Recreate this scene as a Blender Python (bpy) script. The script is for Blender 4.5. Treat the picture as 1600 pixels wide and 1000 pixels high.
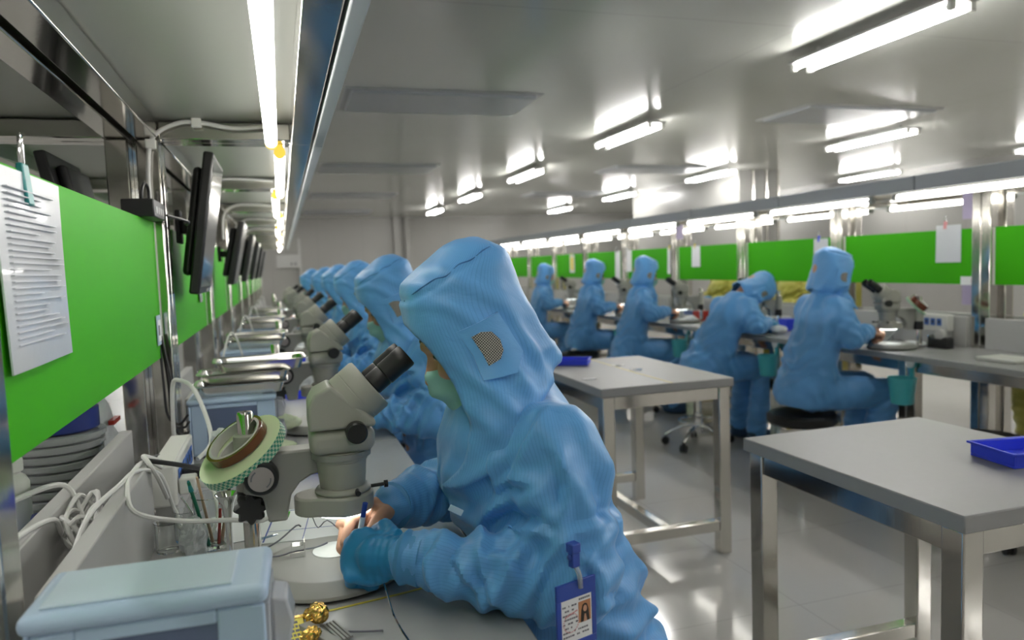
import bpy, math, random
import numpy as np
from mathutils import Vector, Matrix, noise

random.seed(7)
for _o in list(bpy.data.objects):
    bpy.data.objects.remove(_o)
scene = bpy.context.scene
COL = scene.collection

# ------------------------------------------------------------------ camera, world, exposure
cam_data = bpy.data.cameras.new('camera')
cam = bpy.data.objects.new('camera', cam_data)
COL.objects.link(cam)
_yaw, _pitch, _roll = 0.29966, 0.07513, -0.03636
cy, sy, cp, sp, cr, sr = math.cos(_yaw), math.sin(_yaw), math.cos(_pitch), math.sin(_pitch), math.cos(_roll), math.sin(_roll)
_M = (np.array([[cr, -sr, 0], [sr, cr, 0], [0, 0, 1]]) @ np.array([[1, 0, 0], [0, cp, -sp], [0, sp, cp]])
      @ np.array([[1., 0, 0], [0, 0, -1], [0, 1, 0]]) @ np.array([[cy, -sy, 0], [sy, cy, 0], [0, 0, 1]]))
cam.matrix_world = Matrix([[_M[0][i], -_M[1][i], -_M[2][i], (0, 0, 1.25)[i]] for i in range(3)] + [[0, 0, 0, 1]])
cam_data.sensor_width = 36.0
cam_data.lens = 1155.46 / 1600 * 36.0
cam_data.clip_start = 0.02
cam_data.clip_end = 100
cam_data.dof.use_dof = True
cam_data.dof.focus_distance = 1.22
cam_data.dof.aperture_fstop = 4.0
scene.camera = cam

world = bpy.data.worlds.new('world')
scene.world = world
world.use_nodes = True
world.node_tree.nodes['Background'].inputs[0].default_value = (0.5, 0.52, 0.55, 1)
world.node_tree.nodes['Background'].inputs[1].default_value = 0.15
vs = scene.view_settings
vs.view_transform = 'Standard'
vs.look = 'None'
vs.exposure = 0.98
vs.gamma = 1.0
vs.use_curve_mapping = False
CEIL_LAMP = 44.0      # emission of the ceiling tubes
BENCH_LAMP = 7.5     # emission of the bench tubes

# ------------------------------------------------------------------ materials
def _new(name):
    m = bpy.data.materials.new(name)
    m.use_nodes = True
    nt = m.node_tree
    b = nt.nodes['Principled BSDF']
    return m, nt, b

def mat(name, col, rough=0.5, metal=0.0, spec=None, trans=0.0, ior=None, alpha=None, emit=None, strength=0,
        bump=0.0, bscale=200.0, var=0.0, vscale=6.0, coat=0.0, stretch=None):
    m, nt, b = _new(name)
    c = (col[0], col[1], col[2], 1)
    b.inputs['Base Color'].default_value = c
    b.inputs['Roughness'].default_value = rough
    b.inputs['Metallic'].default_value = metal
    if spec is not None: b.inputs['Specular IOR Level'].default_value = spec
    if trans: b.inputs['Transmission Weight'].default_value = trans
    if ior: b.inputs['IOR'].default_value = ior
    if alpha is not None: b.inputs['Alpha'].default_value = alpha
    if coat: b.inputs['Coat Weight'].default_value = coat
    if emit:
        b.inputs['Emission Color'].default_value = (*emit, 1)
        b.inputs['Emission Strength'].default_value = strength
    N, L = nt.nodes, nt.links
    if bump or var:
        tc = N.new('ShaderNodeTexCoord')
        src = tc.outputs['Object']
        if stretch:
            mp = N.new('ShaderNodeMapping'); mp.inputs['Scale'].default_value = stretch
            L.new(src, mp.inputs['Vector']); src = mp.outputs['Vector']
    if bump:
        n = N.new('ShaderNodeTexNoise'); n.inputs['Scale'].default_value = bscale; n.inputs['Detail'].default_value = 3
        L.new(src, n.inputs['Vector'])
        bp = N.new('ShaderNodeBump'); bp.inputs['Strength'].default_value = bump; bp.inputs['Distance'].default_value = 0.002
        L.new(n.outputs['Fac'], bp.inputs['Height']); L.new(bp.outputs['Normal'], b.inputs['Normal'])
    if var:
        n = N.new('ShaderNodeTexNoise'); n.inputs['Scale'].default_value = vscale; n.inputs['Detail'].default_value = 4
        L.new(src, n.inputs['Vector'])
        mx = N.new('ShaderNodeMix'); mx.data_type = 'RGBA'
        mx.inputs[6].default_value = tuple(max(0, x * (1 - var)) for x in col) + (1,)
        mx.inputs[7].default_value = tuple(min(1, x * (1 + var)) for x in col) + (1,)
        L.new(n.outputs['Fac'], mx.inputs[0]); L.new(mx.outputs[2], b.inputs['Base Color'])
    return m

M = {}
M['laminate'] = mat('grey_laminate', (0.43, 0.43, 0.43), 0.27, var=0.03, vscale=40)
M['tabletop'] = mat('pale_table_laminate', (0.29, 0.29, 0.29), 0.42, spec=0.35, var=0.03, vscale=40)
M['board'] = mat('grey_board', (0.43, 0.43, 0.42), 0.45, var=0.03, vscale=30)
M['steel'] = mat('polished_steel', (0.62, 0.60, 0.56), 0.13, 1.0, bump=0.04, bscale=60, stretch=(1, 1, 0.15))
M['chrome'] = mat('chrome', (0.75, 0.75, 0.75), 0.07, 1.0)
M['tray_steel'] = mat('tray_steel', (0.72, 0.71, 0.68), 0.2, 1.0, bump=0.08, bscale=25)
M['green'] = mat('green_panel', (0.048, 0.38, 0.004), 0.5, spec=0.12, var=0.04, vscale=3)
M['white_plastic'] = mat('white_plastic', (0.72, 0.72, 0.68), 0.4)
M['cable'] = mat('white_cable', (0.66, 0.66, 0.64), 0.45)
M['black'] = mat('black_plastic', (0.014, 0.014, 0.015), 0.38)
M['rubber'] = mat('black_rubber', (0.02, 0.02, 0.02), 0.6)
M['screen'] = mat('dark_screen', (0.05, 0.055, 0.065), 0.12, coat=0.4)
M['cream'] = mat('microscope_enamel', (0.38, 0.375, 0.33), 0.42, bump=0.03, bscale=400)
M['cream_dark'] = mat('microscope_grey', (0.30, 0.30, 0.28), 0.42)
M['disc'] = mat('knob_disc', (0.36, 0.32, 0.32), 0.5)
M['pad'] = mat('stage_plate', (0.82, 0.84, 0.82), 0.4)
M['skin'] = mat('skin', (0.58, 0.31, 0.20), 0.5, var=0.08, vscale=40)
M['hair'] = mat('dark_hair', (0.02, 0.015, 0.012), 0.5)
M['eye'] = mat('dark_eye', (0.03, 0.02, 0.02), 0.2)
M['mask'] = mat('green_mask', (0.30, 0.56, 0.52), 0.75, bump=0.1, bscale=300)
M['darkmask'] = mat('dark_mask', (0.03, 0.035, 0.04), 0.8)
M['glove'] = mat('blue_nitrile', (0.018, 0.23, 0.50), 0.42, bump=0.25, bscale=90)
M['white_glove'] = mat('white_glove', (0.75, 0.76, 0.74), 0.6)
M['sock'] = mat('shoe_cover', (0.03, 0.08, 0.16), 0.6)
M['turq'] = mat('turquoise_plastic', (0.07, 0.47, 0.53), 0.4)
M['bluetray'] = mat('blue_plastic', (0.03, 0.06, 0.75), 0.4)
M['drawerblue'] = mat('pale_blue_plastic', (0.40, 0.52, 0.68), 0.35)
M['drawerlid'] = mat('pale_lid_plastic', (0.46, 0.56, 0.66), 0.42)
M['drawerwin'] = mat('tinted_window', (0.10, 0.13, 0.22), 0.18, coat=0.3)
M['drawerfront'] = mat('clear_drawer', (0.62, 0.65, 0.70), 0.25, trans=0.4, ior=1.3)
M['navy'] = mat('navy_plastic', (0.015, 0.03, 0.20), 0.35)
M['badgeblue'] = mat('badge_blue', (0.018, 0.06, 0.36), 0.4)
M['paper'] = mat('paper', (0.80, 0.81, 0.83), 0.6)
M['sleeve'] = mat('plastic_sleeve_paper', (0.62, 0.64, 0.68), 0.22, coat=0.5, bump=0.25, bscale=25)
M['yellowpaper'] = mat('yellow_paper', (0.80, 0.68, 0.10), 0.5)
M['ink'] = mat('ink', (0.16, 0.16, 0.19), 0.7)
M['inkfaint'] = mat('faint_ink', (0.54, 0.56, 0.60), 0.7)
M['redink'] = mat('red_ink', (0.65, 0.28, 0.30), 0.7)
M['photobg'] = mat('photo_background', (0.50, 0.22, 0.10), 0.5)
M['lilac'] = mat('lilac_sheet', (0.36, 0.31, 0.46), 0.5)
M['tapegreen'] = mat('tape_liner', (0.60, 0.68, 0.44), 0.6)
M['brown'] = mat('amber_tape', (0.13, 0.028, 0.010), 0.2, coat=0.5)
M['core'] = mat('tape_core', (0.55, 0.54, 0.52), 0.6)
M['gold'] = mat('gold_foil', (0.75, 0.48, 0.12), 0.25, 1.0, bump=0.6, bscale=60)
M['yellow'] = mat('yellow_tape', (0.62, 0.52, 0.06), 0.45)
M['red'] = mat('red_plastic', (0.45, 0.03, 0.02), 0.4)
M['greenplastic'] = mat('green_plastic', (0.01, 0.16, 0.09), 0.4)
M['wood'] = mat('light_wood', (0.55, 0.40, 0.26), 0.6)
M['teal'] = mat('teal_metal', (0.02, 0.22, 0.22), 0.3)
M['glass'] = mat('clear_glass', (0.95, 0.97, 0.96), 0.03, trans=1.0, ior=1.35)
M['clear'] = mat('clear_plastic', (0.88, 0.90, 0.91), 0.08, trans=0.72, ior=1.3)
M['bag'] = mat('crumpled_bag', (0.62, 0.64, 0.66), 0.3, trans=0.35, ior=1.2)
M['housing'] = mat('lamp_housing', (0.40, 0.40, 0.40), 0.45)
M['fascia'] = mat('shelf_fascia', (0.36, 0.38, 0.41), 0.5)
M['shelf'] = mat('shelf_panel', (0.26, 0.27, 0.245), 0.33, var=0.03)
M['vent'] = mat('ceiling_vent', (0.33, 0.35, 0.37), 0.35)
M['ceiltube'] = mat('ceiling_tube', (1, 1, 1), 0.4, emit=(1.0, 0.985, 0.955), strength=CEIL_LAMP)
M['tube'] = mat('bench_tube', (1, 1, 1), 0.4, emit=(1.0, 0.97, 0.90), strength=BENCH_LAMP)
M['tubeend'] = mat('glowing_tube_end', (0.75, 0.6, 0.1), 0.4, emit=(1.0, 0.68, 0.08), strength=0.45)
M['ringled'] = mat('ring_light', (1, 1, 1), 0.4, emit=(0.92, 1.0, 0.97), strength=4.0)
M['wipe_'] = mat('pale_wipe', (0.55, 0.62, 0.42), 0.7)
M['led'] = mat('cabinet_plate', (0.62, 0.62, 0.60), 0.5)
M['stool'] = mat('stool_seat', (0.012, 0.012, 0.013), 0.45)

def fabric(name, col, dark):
    m, nt, b = _new(name)
    N, L = nt.nodes, nt.links
    at = N.new('ShaderNodeAttribute'); at.attribute_name = 'stripe'
    ml = N.new('ShaderNodeMath'); ml.operation = 'MULTIPLY'; ml.inputs[1].default_value = 1.0 / 0.0052
    fr = N.new('ShaderNodeMath'); fr.operation = 'PINGPONG'; fr.inputs[1].default_value = 0.5
    L.new(at.outputs['Fac'], ml.inputs[0]); L.new(ml.outputs[0], fr.inputs[0])
    mr = N.new('ShaderNodeMapRange'); mr.inputs[1].default_value = 0.33; mr.inputs[2].default_value = 0.48
    L.new(fr.outputs[0], mr.inputs[0])
    tc = N.new('ShaderNodeTexCoord')
    n = N.new('ShaderNodeTexNoise'); n.inputs['Scale'].default_value = 9; n.inputs['Detail'].default_value = 3
    L.new(tc.outputs['Object'], n.inputs['Vector'])
    m1 = N.new('ShaderNodeMix'); m1.data_type = 'RGBA'
    m1.inputs[6].default_value = tuple(x * 0.9 for x in col) + (1,)
    m1.inputs[7].default_value = tuple(min(1, x * 1.08) for x in col) + (1,)
    L.new(n.outputs['Fac'], m1.inputs[0])
    m2 = N.new('ShaderNodeMix'); m2.data_type = 'RGBA'
    m2.inputs[7].default_value = (*dark, 1)
    sc = N.new('ShaderNodeMath'); sc.operation = 'MULTIPLY'; sc.inputs[1].default_value = 0.42
    L.new(mr.outputs[0], sc.inputs[0]); L.new(sc.outputs[0], m2.inputs[0]); L.new(m1.outputs[2], m2.inputs[6])
    L.new(m2.outputs[2], b.inputs['Base Color'])
    b.inputs['Roughness'].default_value = 0.42
    b.inputs['Specular IOR Level'].default_value = 0.5
    b.inputs['Sheen Weight'].default_value = 0.12
    n2 = N.new('ShaderNodeTexNoise'); n2.inputs['Scale'].default_value = 22; n2.inputs['Detail'].default_value = 4; n2.inputs['Distortion'].default_value = 0.8
    L.new(tc.outputs['Object'], n2.inputs['Vector'])
    bp = N.new('ShaderNodeBump'); bp.inputs['Strength'].default_value = 0.35; bp.inputs['Distance'].default_value = 0.006
    L.new(n2.outputs['Fac'], bp.inputs['Height']); L.new(bp.outputs['Normal'], b.inputs['Normal'])
    return m
M['suit'] = fabric('blue_cleanroom_cloth', (0.125, 0.385, 0.78), (0.06, 0.23, 0.56))
M['suit_dark'] = mat('blue_cuff_cloth', (0.07, 0.28, 0.58), 0.5, bump=0.3, bscale=60)
M['yellowsuit'] = fabric('yellow_cleanroom_cloth', (0.55, 0.50, 0.10), (0.40, 0.35, 0.06))
M['seam'] = mat('seam_thread', (0.03, 0.15, 0.42), 0.6)
M['thread'] = mat('loose_thread', (0.45, 0.62, 0.80), 0.6)

def mesh_vent_mat():
    m, nt, b = _new('mesh_window')
    N, L = nt.nodes, nt.links
    tc = N.new('ShaderNodeTexCoord')
    mp = N.new('ShaderNodeMapping'); mp.inputs['Scale'].default_value = (330, 330, 330); mp.inputs['Rotation'].default_value = (0, 0.78, 0)
    L.new(tc.outputs['Object'], mp.inputs['Vector'])
    ch = N.new('ShaderNodeTexVoronoi'); ch.inputs['Scale'].default_value = 1.0; ch.inputs['Randomness'].default_value = 0.0
    ch.voronoi_dimensions = '2D'
    sep = N.new('ShaderNodeSeparateXYZ'); cmb = N.new('ShaderNodeCombineXYZ')
    L.new(mp.outputs['Vector'], sep.inputs[0]); L.new(sep.outputs['X'], cmb.inputs['X']); L.new(sep.outputs['Z'], cmb.inputs['Y'])
    L.new(cmb.outputs[0], ch.inputs['Vector'])
    mr = N.new('ShaderNodeMapRange'); mr.inputs[1].default_value = 0.36; mr.inputs[2].default_value = 0.44
    L.new(ch.outputs['Distance'], mr.inputs[0])
    mx = N.new('ShaderNodeMix'); mx.data_type = 'RGBA'
    mx.inputs[6].default_value = (0.02, 0.02, 0.025, 1); mx.inputs[7].default_value = (0.47, 0.44, 0.41, 1)
    L.new(mr.outputs[0], mx.inputs[0]); L.new(mx.outputs[2], b.inputs['Base Color'])
    b.inputs['Roughness'].default_value = 0.7
    return m
M['meshvent'] = mesh_vent_mat()

def checker_mat():
    m, nt, b = _new('checked_liner')
    N, L = nt.nodes, nt.links
    tc = N.new('ShaderNodeTexCoord')
    sep = N.new('ShaderNodeSeparateXYZ'); L.new(tc.outputs['Object'], sep.inputs[0])
    an = N.new('ShaderNodeMath'); an.operation = 'ARCTAN2'
    L.new(sep.outputs['Y'], an.inputs[0]); L.new(sep.outputs['X'], an.inputs[1])
    cmb = N.new('ShaderNodeCombineXYZ')
    s1 = N.new('ShaderNodeMath'); s1.operation = 'MULTIPLY'; s1.inputs[1].default_value = 16.0; L.new(an.outputs[0], s1.inputs[0])
    s2 = N.new('ShaderNodeMath'); s2.operation = 'MULTIPLY_ADD'; s2.inputs[1].default_value = 210.0; s2.inputs[2].default_value = 0.01; L.new(sep.outputs['Z'], s2.inputs[0])
    L.new(s1.outputs[0], cmb.inputs['X']); L.new(s2.outputs[0], cmb.inputs['Y'])
    ck = N.new('ShaderNodeTexChecker'); ck.inputs['Scale'].default_value = 1.0
    ck.inputs['Color1'].default_value = (0.50, 0.62, 0.46, 1); ck.inputs['Color2'].default_value = (0.05, 0.30, 0.20, 1)
    L.new(cmb.outputs[0], ck.inputs['Vector']); L.new(ck.outputs['Color'], b.inputs['Base Color'])
    return m
M['checker'] = checker_mat()

def tiled(name, col, line, sx, sy, ox, oy, rough, width=0.004, spec=0.5, metal=0.0, axes='XY', var=0.03, roughvar=0.0, bump=0.0):
    """flat surface with straight joints every sx, sy metres"""
    m, nt, b = _new(name)
    N, L = nt.nodes, nt.links
    g = N.new('ShaderNodeNewGeometry')
    sep = N.new('ShaderNodeSeparateXYZ'); L.new(g.outputs['Position'], sep.inputs[0])
    masks = []
    for ax, s, o in ((axes[0], sx, ox), (axes[1], sy, oy)):
        if not s: continue
        a = N.new('ShaderNodeMath'); a.operation = 'ADD'; a.inputs[1].default_value = o + 100 * s
        L.new(sep.outputs[ax], a.inputs[0])
        f = N.new('ShaderNodeMath'); f.operation = 'PINGPONG'; f.inputs[1].default_value = s / 2
        L.new(a.outputs[0], f.inputs[0])
        c = N.new('ShaderNodeMath'); c.operation = 'LESS_THAN'; c.inputs[1].default_value = width / 2
        L.new(f.outputs[0], c.inputs[0]); masks.append(c.outputs[0])
    fac = masks[0]
    if len(masks) == 2:
        mxm = N.new('ShaderNodeMath'); mxm.operation = 'MAXIMUM'
        L.new(masks[0], mxm.inputs[0]); L.new(masks[1], mxm.inputs[1]); fac = mxm.outputs[0]
    n = N.new('ShaderNodeTexNoise'); n.inputs['Scale'].default_value = 1.3; n.inputs['Detail'].default_value = 4
    L.new(g.outputs['Position'], n.inputs['Vector'])
    m1 = N.new('ShaderNodeMix'); m1.data_type = 'RGBA'
    m1.inputs[6].default_value = tuple(x * (1 - var) for x in col) + (1,); m1.inputs[7].default_value = tuple(x * (1 + var) for x in col) + (1,)
    L.new(n.outputs['Fac'], m1.inputs[0])
    m2 = N.new('ShaderNodeMix'); m2.data_type = 'RGBA'; m2.inputs[7].default_value = (*line, 1)
    L.new(fac, m2.inputs[0]); L.new(m1.outputs[2], m2.inputs[6]); L.new(m2.outputs[2], b.inputs['Base Color'])
    b.inputs['Roughness'].default_value = rough
    b.inputs['Specular IOR Level'].default_value = spec
    b.inputs['Metallic'].default_value = metal
    if bump:
        nb = N.new('ShaderNodeTexNoise'); nb.inputs['Scale'].default_value = 2.5; nb.inputs['Detail'].default_value = 2
        L.new(g.outputs['Position'], nb.inputs['Vector'])
        bp = N.new('ShaderNodeBump'); bp.inputs['Strength'].default_value = bump; bp.inputs['Distance'].default_value = 0.01
        L.new(nb.outputs['Fac'], bp.inputs['Height']); L.new(bp.outputs['Normal'], b.inputs['Normal'])
    return m
M['floor'] = tiled('floor_tiles', (0.47, 0.46, 0.44), (0.34, 0.335, 0.315), 0.6, 0.6, 0.1, 0.25, 0.10, 0.003, spec=0.5, bump=0.12)
M['ceiling'] = tiled('ceiling_sheet_metal', (0.45, 0.455, 0.42), (0.35, 0.35, 0.33), 3.05, 3.8, 0.0, 0.0, 0.17, 0.008, spec=0.6, metal=0.0, bump=0.05)
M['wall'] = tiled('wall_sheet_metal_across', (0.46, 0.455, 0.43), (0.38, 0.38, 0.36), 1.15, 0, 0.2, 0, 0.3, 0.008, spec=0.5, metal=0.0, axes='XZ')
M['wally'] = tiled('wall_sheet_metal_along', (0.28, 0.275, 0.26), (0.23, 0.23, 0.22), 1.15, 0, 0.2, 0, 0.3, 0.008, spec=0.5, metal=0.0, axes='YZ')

# ------------------------------------------------------------------ mesh builder
class MB:
    def __init__(s): s.v, s.f = [], []
    def add(s, vs, fs):
        o = len(s.v); s.v += [tuple(map(float, p)) for p in vs]; s.f += [tuple(i + o for i in f) for f in fs]; return s
    def box(s, x0, y0, z0, x1, y1, z1, rot=None):
        vs = [(x, y, z) for x in (x0, x1) for y in (y0, y1) for z in (z0, z1)]
        if rot is not None:
            c = Vector(((x0 + x1) / 2, (y0 + y1) / 2, (z0 + z1) / 2))
            vs = [tuple(c + rot @ (Vector(p) - c)) for p in vs]
        return s.add(vs, [(0, 1, 3, 2), (4, 6, 7, 5), (0, 4, 5, 1), (2, 3, 7, 6), (0, 2, 6, 4), (1, 5, 7, 3)])
    def loft(s, rings, cap=True, close=True):
        n = len(rings[0]); o = len(s.v)
        vs = [p for r in rings for p in r]; fs = []
        for k in range(len(rings) - 1):
            for i in range(n if close else n - 1):
                j = (i + 1) % n
                fs.append((k * n + i, k * n + j, (k + 1) * n + j, (k + 1) * n + i))
        if cap:
            fs.append(tuple(range(n - 1, -1, -1))); fs.append(tuple((len(rings) - 1) * n + i for i in range(n)))
        return s.add(vs, fs)
    def frame(s, d):
        d = Vector(d).normalized(); a = Vector((0, 0, 1)) if abs(d.z) < 0.9 else Vector((1, 0, 0))
        u = d.cross(a).normalized(); w = d.cross(u).normalized(); return d, u, w
    def cyl(s, p0, p1, r0, r1=None, n=20):
        r1 = r0 if r1 is None else r1
        p0, p1 = Vector(p0), Vector(p1); d, u, w = s.frame(p1 - p0)
        return s.loft([[tuple(p + (u * math.cos(t) + w * math.sin(t)) * r) for t in [2 * math.pi * i / n for i in range(n)]] for p, r in ((p0, r0), (p1, r1))])
    def lathe(s, prof, c=(0, 0, 0), axis=(0, 0, 1), n=28, cap=True):
        c = Vector(c); d, u, w = s.frame(axis)
        return s.loft([[tuple(c + d * h + (u * math.cos(t) + w * math.sin(t)) * max(r, 1e-4)) for t in [2 * math.pi * i / n for i in range(n)]] for r, h in prof], cap)
    def ring(s, ro, ri, h0, h1, c=(0, 0, 0), axis=(0, 0, 1), n=40):
        c = Vector(c); d, u, w = s.frame(axis); P = lambda r, h, t: tuple(c + d * h + (u * math.cos(t) + w * math.sin(t)) * r)
        ts = [2 * math.pi * i / n for i in range(n)]
        rings = [[P(r, h, t) for t in ts] for r, h in ((ro, h0), (ro, h1), (ri, h1), (ri, h0), (ro, h0))]
        return s.loft(rings, cap=False)
    def tube(s, pts, r, n=8, smooth=4):
        P = [Vector(p) for p in pts]
        if smooth and len(P) > 2:
            Q = []
            for i in range(len(P) - 1):
                a, b, c, d = P[max(i - 1, 0)], P[i], P[i + 1], P[min(i + 2, len(P) - 1)]
                for k in range(smooth):
                    t = k / smooth
                    Q.append(0.5 * ((2 * b) + (c - a) * t + (2 * a - 5 * b + 4 * c - d) * t * t + (3 * b - a - 3 * c + d) * t ** 3))
            P = Q + [P[-1]]
        rings = []; up = None
        for i, p in enumerate(P):
            d = (P[min(i + 1, len(P) - 1)] - P[max(i - 1, 0)]).normalized()
            if up is None: _, up, _w = s.frame(d)
            u = (up - d * up.dot(d)).normalized(); w = d.cross(u); up = u
            rr = r(i / (len(P) - 1)) if callable(r) else r
            rings.append([tuple(p + (u * math.cos(t) + w * math.sin(t)) * rr) for t in [2 * math.pi * k / n for k in range(n)]])
        return s.loft(rings)
    def prism(s, poly, y0, y1, plane='XZ'):
        n = len(poly)
        P = {'XZ': lambda a, b, h: (a, h, b), 'XY': lambda a, b, h: (a, b, h), 'YZ': lambda a, b, h: (h, a, b)}[plane]
        return s.add([P(a, b, y0) for a, b in poly] + [P(a, b, y1) for a, b in poly],
                     [tuple(range(n)), tuple(range(2 * n - 1, n - 1, -1))] + [(i, i + n, (i + 1) % n + n, (i + 1) % n) for i in range(n)])
    def cap(s, p0, p1, r0, r1, n=14, flat=1.0, flatdir=None):
        """tapered capsule, closed"""
        p0, p1 = Vector(p0), Vector(p1); d, u, w = s.frame(p1 - p0)
        rings = []
        for a in (-80, -50, -20): rings.append((p0 + d * r0 * math.sin(math.radians(a)), r0 * math.cos(math.radians(a))))
        L = (p1 - p0).length; m = max(1, int(L / 0.03))
        for i in range(m + 1): rings.append((p0.lerp(p1, i / m), r0 + (r1 - r0) * i / m))
        for a in (20, 50, 80): rings.append((p1 + d * r1 * math.sin(math.radians(a)), r1 * math.cos(math.radians(a))))
        return s.loft([[tuple(c + (u * math.cos(t) + w * math.sin(t)) * r) for t in [2 * math.pi * i / n for i in range(n)]] for c, r in rings])
    def ell(s, c, rad, rot=None, n=20, m=12):
        c = Vector(c); rot = rot or Matrix.Identity(3); rings = []
        for j in range(m + 1):
            ph = -math.pi / 2 + math.pi * (j + 0.0) / m
            cz, rr = math.sin(ph), max(math.cos(ph), 0.02)
            rings.append([tuple(c + rot @ Vector((rad[0] * rr * math.cos(t), rad[1] * rr * math.sin(t), rad[2] * cz))) for t in [2 * math.pi * i / n for i in range(n)]])
        return s.loft(rings)
    def mesh(s, name):
        me = bpy.data.meshes.new(name); me.from_pydata(s.v, [], s.f); me.validate(); return me
    def build(s, name, m, parent=None, loc=(0, 0, 0), bevel=0.0, smooth=True, seg=2, fix=True):
        me = s.mesh(name)
        if fix:
            import bmesh
            bm = bmesh.new(); bm.from_mesh(me); bmesh.ops.recalc_face_normals(bm, faces=bm.faces); bm.to_mesh(me); bm.free()
        return link(name, me, m, parent, loc, bevel, smooth, seg)

def link(name, me, m, parent=None, loc=(0, 0, 0), bevel=0.0, smooth=True, seg=2):
    mm = M[m] if isinstance(m, str) else m
    me.materials.clear(); me.materials.append(mm)
    if smooth:
        me.polygons.foreach_set('use_smooth', [True] * len(me.polygons))
        me.set_sharp_from_angle(angle=math.radians(38))
    o = bpy.data.objects.new(name, me); COL.objects.link(o); o.location = loc
    if parent is not None: o.parent = parent
    if bevel:
        b = o.modifiers.new('bevel', 'BEVEL'); b.width = bevel; b.segments = seg; b.limit_method = 'ANGLE'; b.angle_limit = math.radians(40)
    return o

def tag(o, label, cat, group=None, kind=None):
    o['label'] = label; o['category'] = cat
    if group: o['group'] = group
    if kind: o['kind'] = kind
    return o
def thing(name, label, cat, loc=(0, 0, 0), rz=0.0, group=None):
    o = bpy.data.objects.new(name, None); COL.objects.link(o); o.empty_display_size = 0.05
    o.location = loc; o.rotation_euler = (0, 0, rz)
    return tag(o, label, cat, group)
def struct(o, label=None):
    o['kind'] = 'structure'
    if label: o['label'] = label
    return o
def kids(o): return [c for c in bpy.data.objects if c.parent == o]
def dup(root, label, loc, rz=None, group=None, scale=None):
    r = root.copy(); COL.objects.link(r); r.location = loc; r['label'] = label
    if rz is not None: r.rotation_euler = (0, 0, rz)
    if scale is not None: r.scale = scale
    if group: r['group'] = group
    for ch in kids(root):
        c = ch.copy(); COL.objects.link(c); c.parent = r
        for g in kids(ch):
            d = g.copy(); COL.objects.link(d); d.parent = c
    return r
ORD = ['first', 'second', 'third', 'fourth', 'fifth', 'sixth', 'seventh', 'eighth', 'ninth', 'tenth', 'eleventh', 'twelfth']
ROTY = lambda a: Matrix.Rotation(a, 3, 'Y')
ROTZ = lambda a: Matrix.Rotation(a, 3, 'Z')

# ------------------------------------------------------------------ room
XL, XR, YF, YB, ZC = -4.2, 10.25, -4.5, 19.85, 2.6
struct(MB().box(XL - .2, YF - .2, -.12, XR + .2, YB + .2, 0).build('floor', 'floor', smooth=False), 'glossy light grey tiled floor')
struct(MB().box(XL - .2, YF - .2, ZC, XR + .2, YB + .2, ZC + .12).build('ceiling', 'ceiling', smooth=False), 'glossy grey sheet metal ceiling')
struct(MB().box(XL, YB, 0, XR, YB + .15, ZC).build('wall_back', 'wall', smooth=False), 'far grey wall at the end of the benches')
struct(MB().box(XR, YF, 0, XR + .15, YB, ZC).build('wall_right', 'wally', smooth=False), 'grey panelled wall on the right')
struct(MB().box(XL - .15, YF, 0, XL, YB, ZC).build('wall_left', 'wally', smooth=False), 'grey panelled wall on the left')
struct(MB().box(XL, YF - .15, 0, XR, YF, ZC).build('wall_front', 'wall', smooth=False), 'grey wall behind the camera')
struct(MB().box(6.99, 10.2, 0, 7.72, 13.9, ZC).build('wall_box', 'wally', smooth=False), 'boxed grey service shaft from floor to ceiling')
struct(MB().box(7.22, 10.17, 0, 7.25, 10.2, ZC).box(7.47, 10.17, 0, 7.5, 10.2, ZC).box(7.69, 10.17, 0, 7.72, 10.2, ZC).build('trim_1', 'steel', bevel=.003), 'steel trim strips on the service shaft')
struct(MB().box(2.9, YB - .14, 0, 3.05, YB, ZC).box(3.2, YB - .14, 0, 3.35, YB, ZC).build('trim_2', 'wall', bevel=.01), 'pair of pale upright pipes boxed on the far wall')

# ceiling access panels: two rows
k = 0
for x0, ys, nm in ((0.58, (5.72, 9.75, 13.4, 17.3), 'left'), (4.68, (5.72, 9.75, 13.4), 'middle')):
    for i, y in enumerate(ys):
        t = thing('ceiling_hatch', f'flat grey ceiling hatch, {ORD[i]} from the camera in the {"left" if nm == "left" else "right"} row', 'ceiling hatch', (x0, y, ZC), group='ceiling hatches')
        MB().box(0, 0, -.028, 1.46, .7, -.0).build('hatch_panel', 'vent', t, bevel=.006)
        MB().box(-.05, -.05, -.006, 1.51, .75, 0).build('hatch_frame', 'housing', t, bevel=.002)

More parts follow.
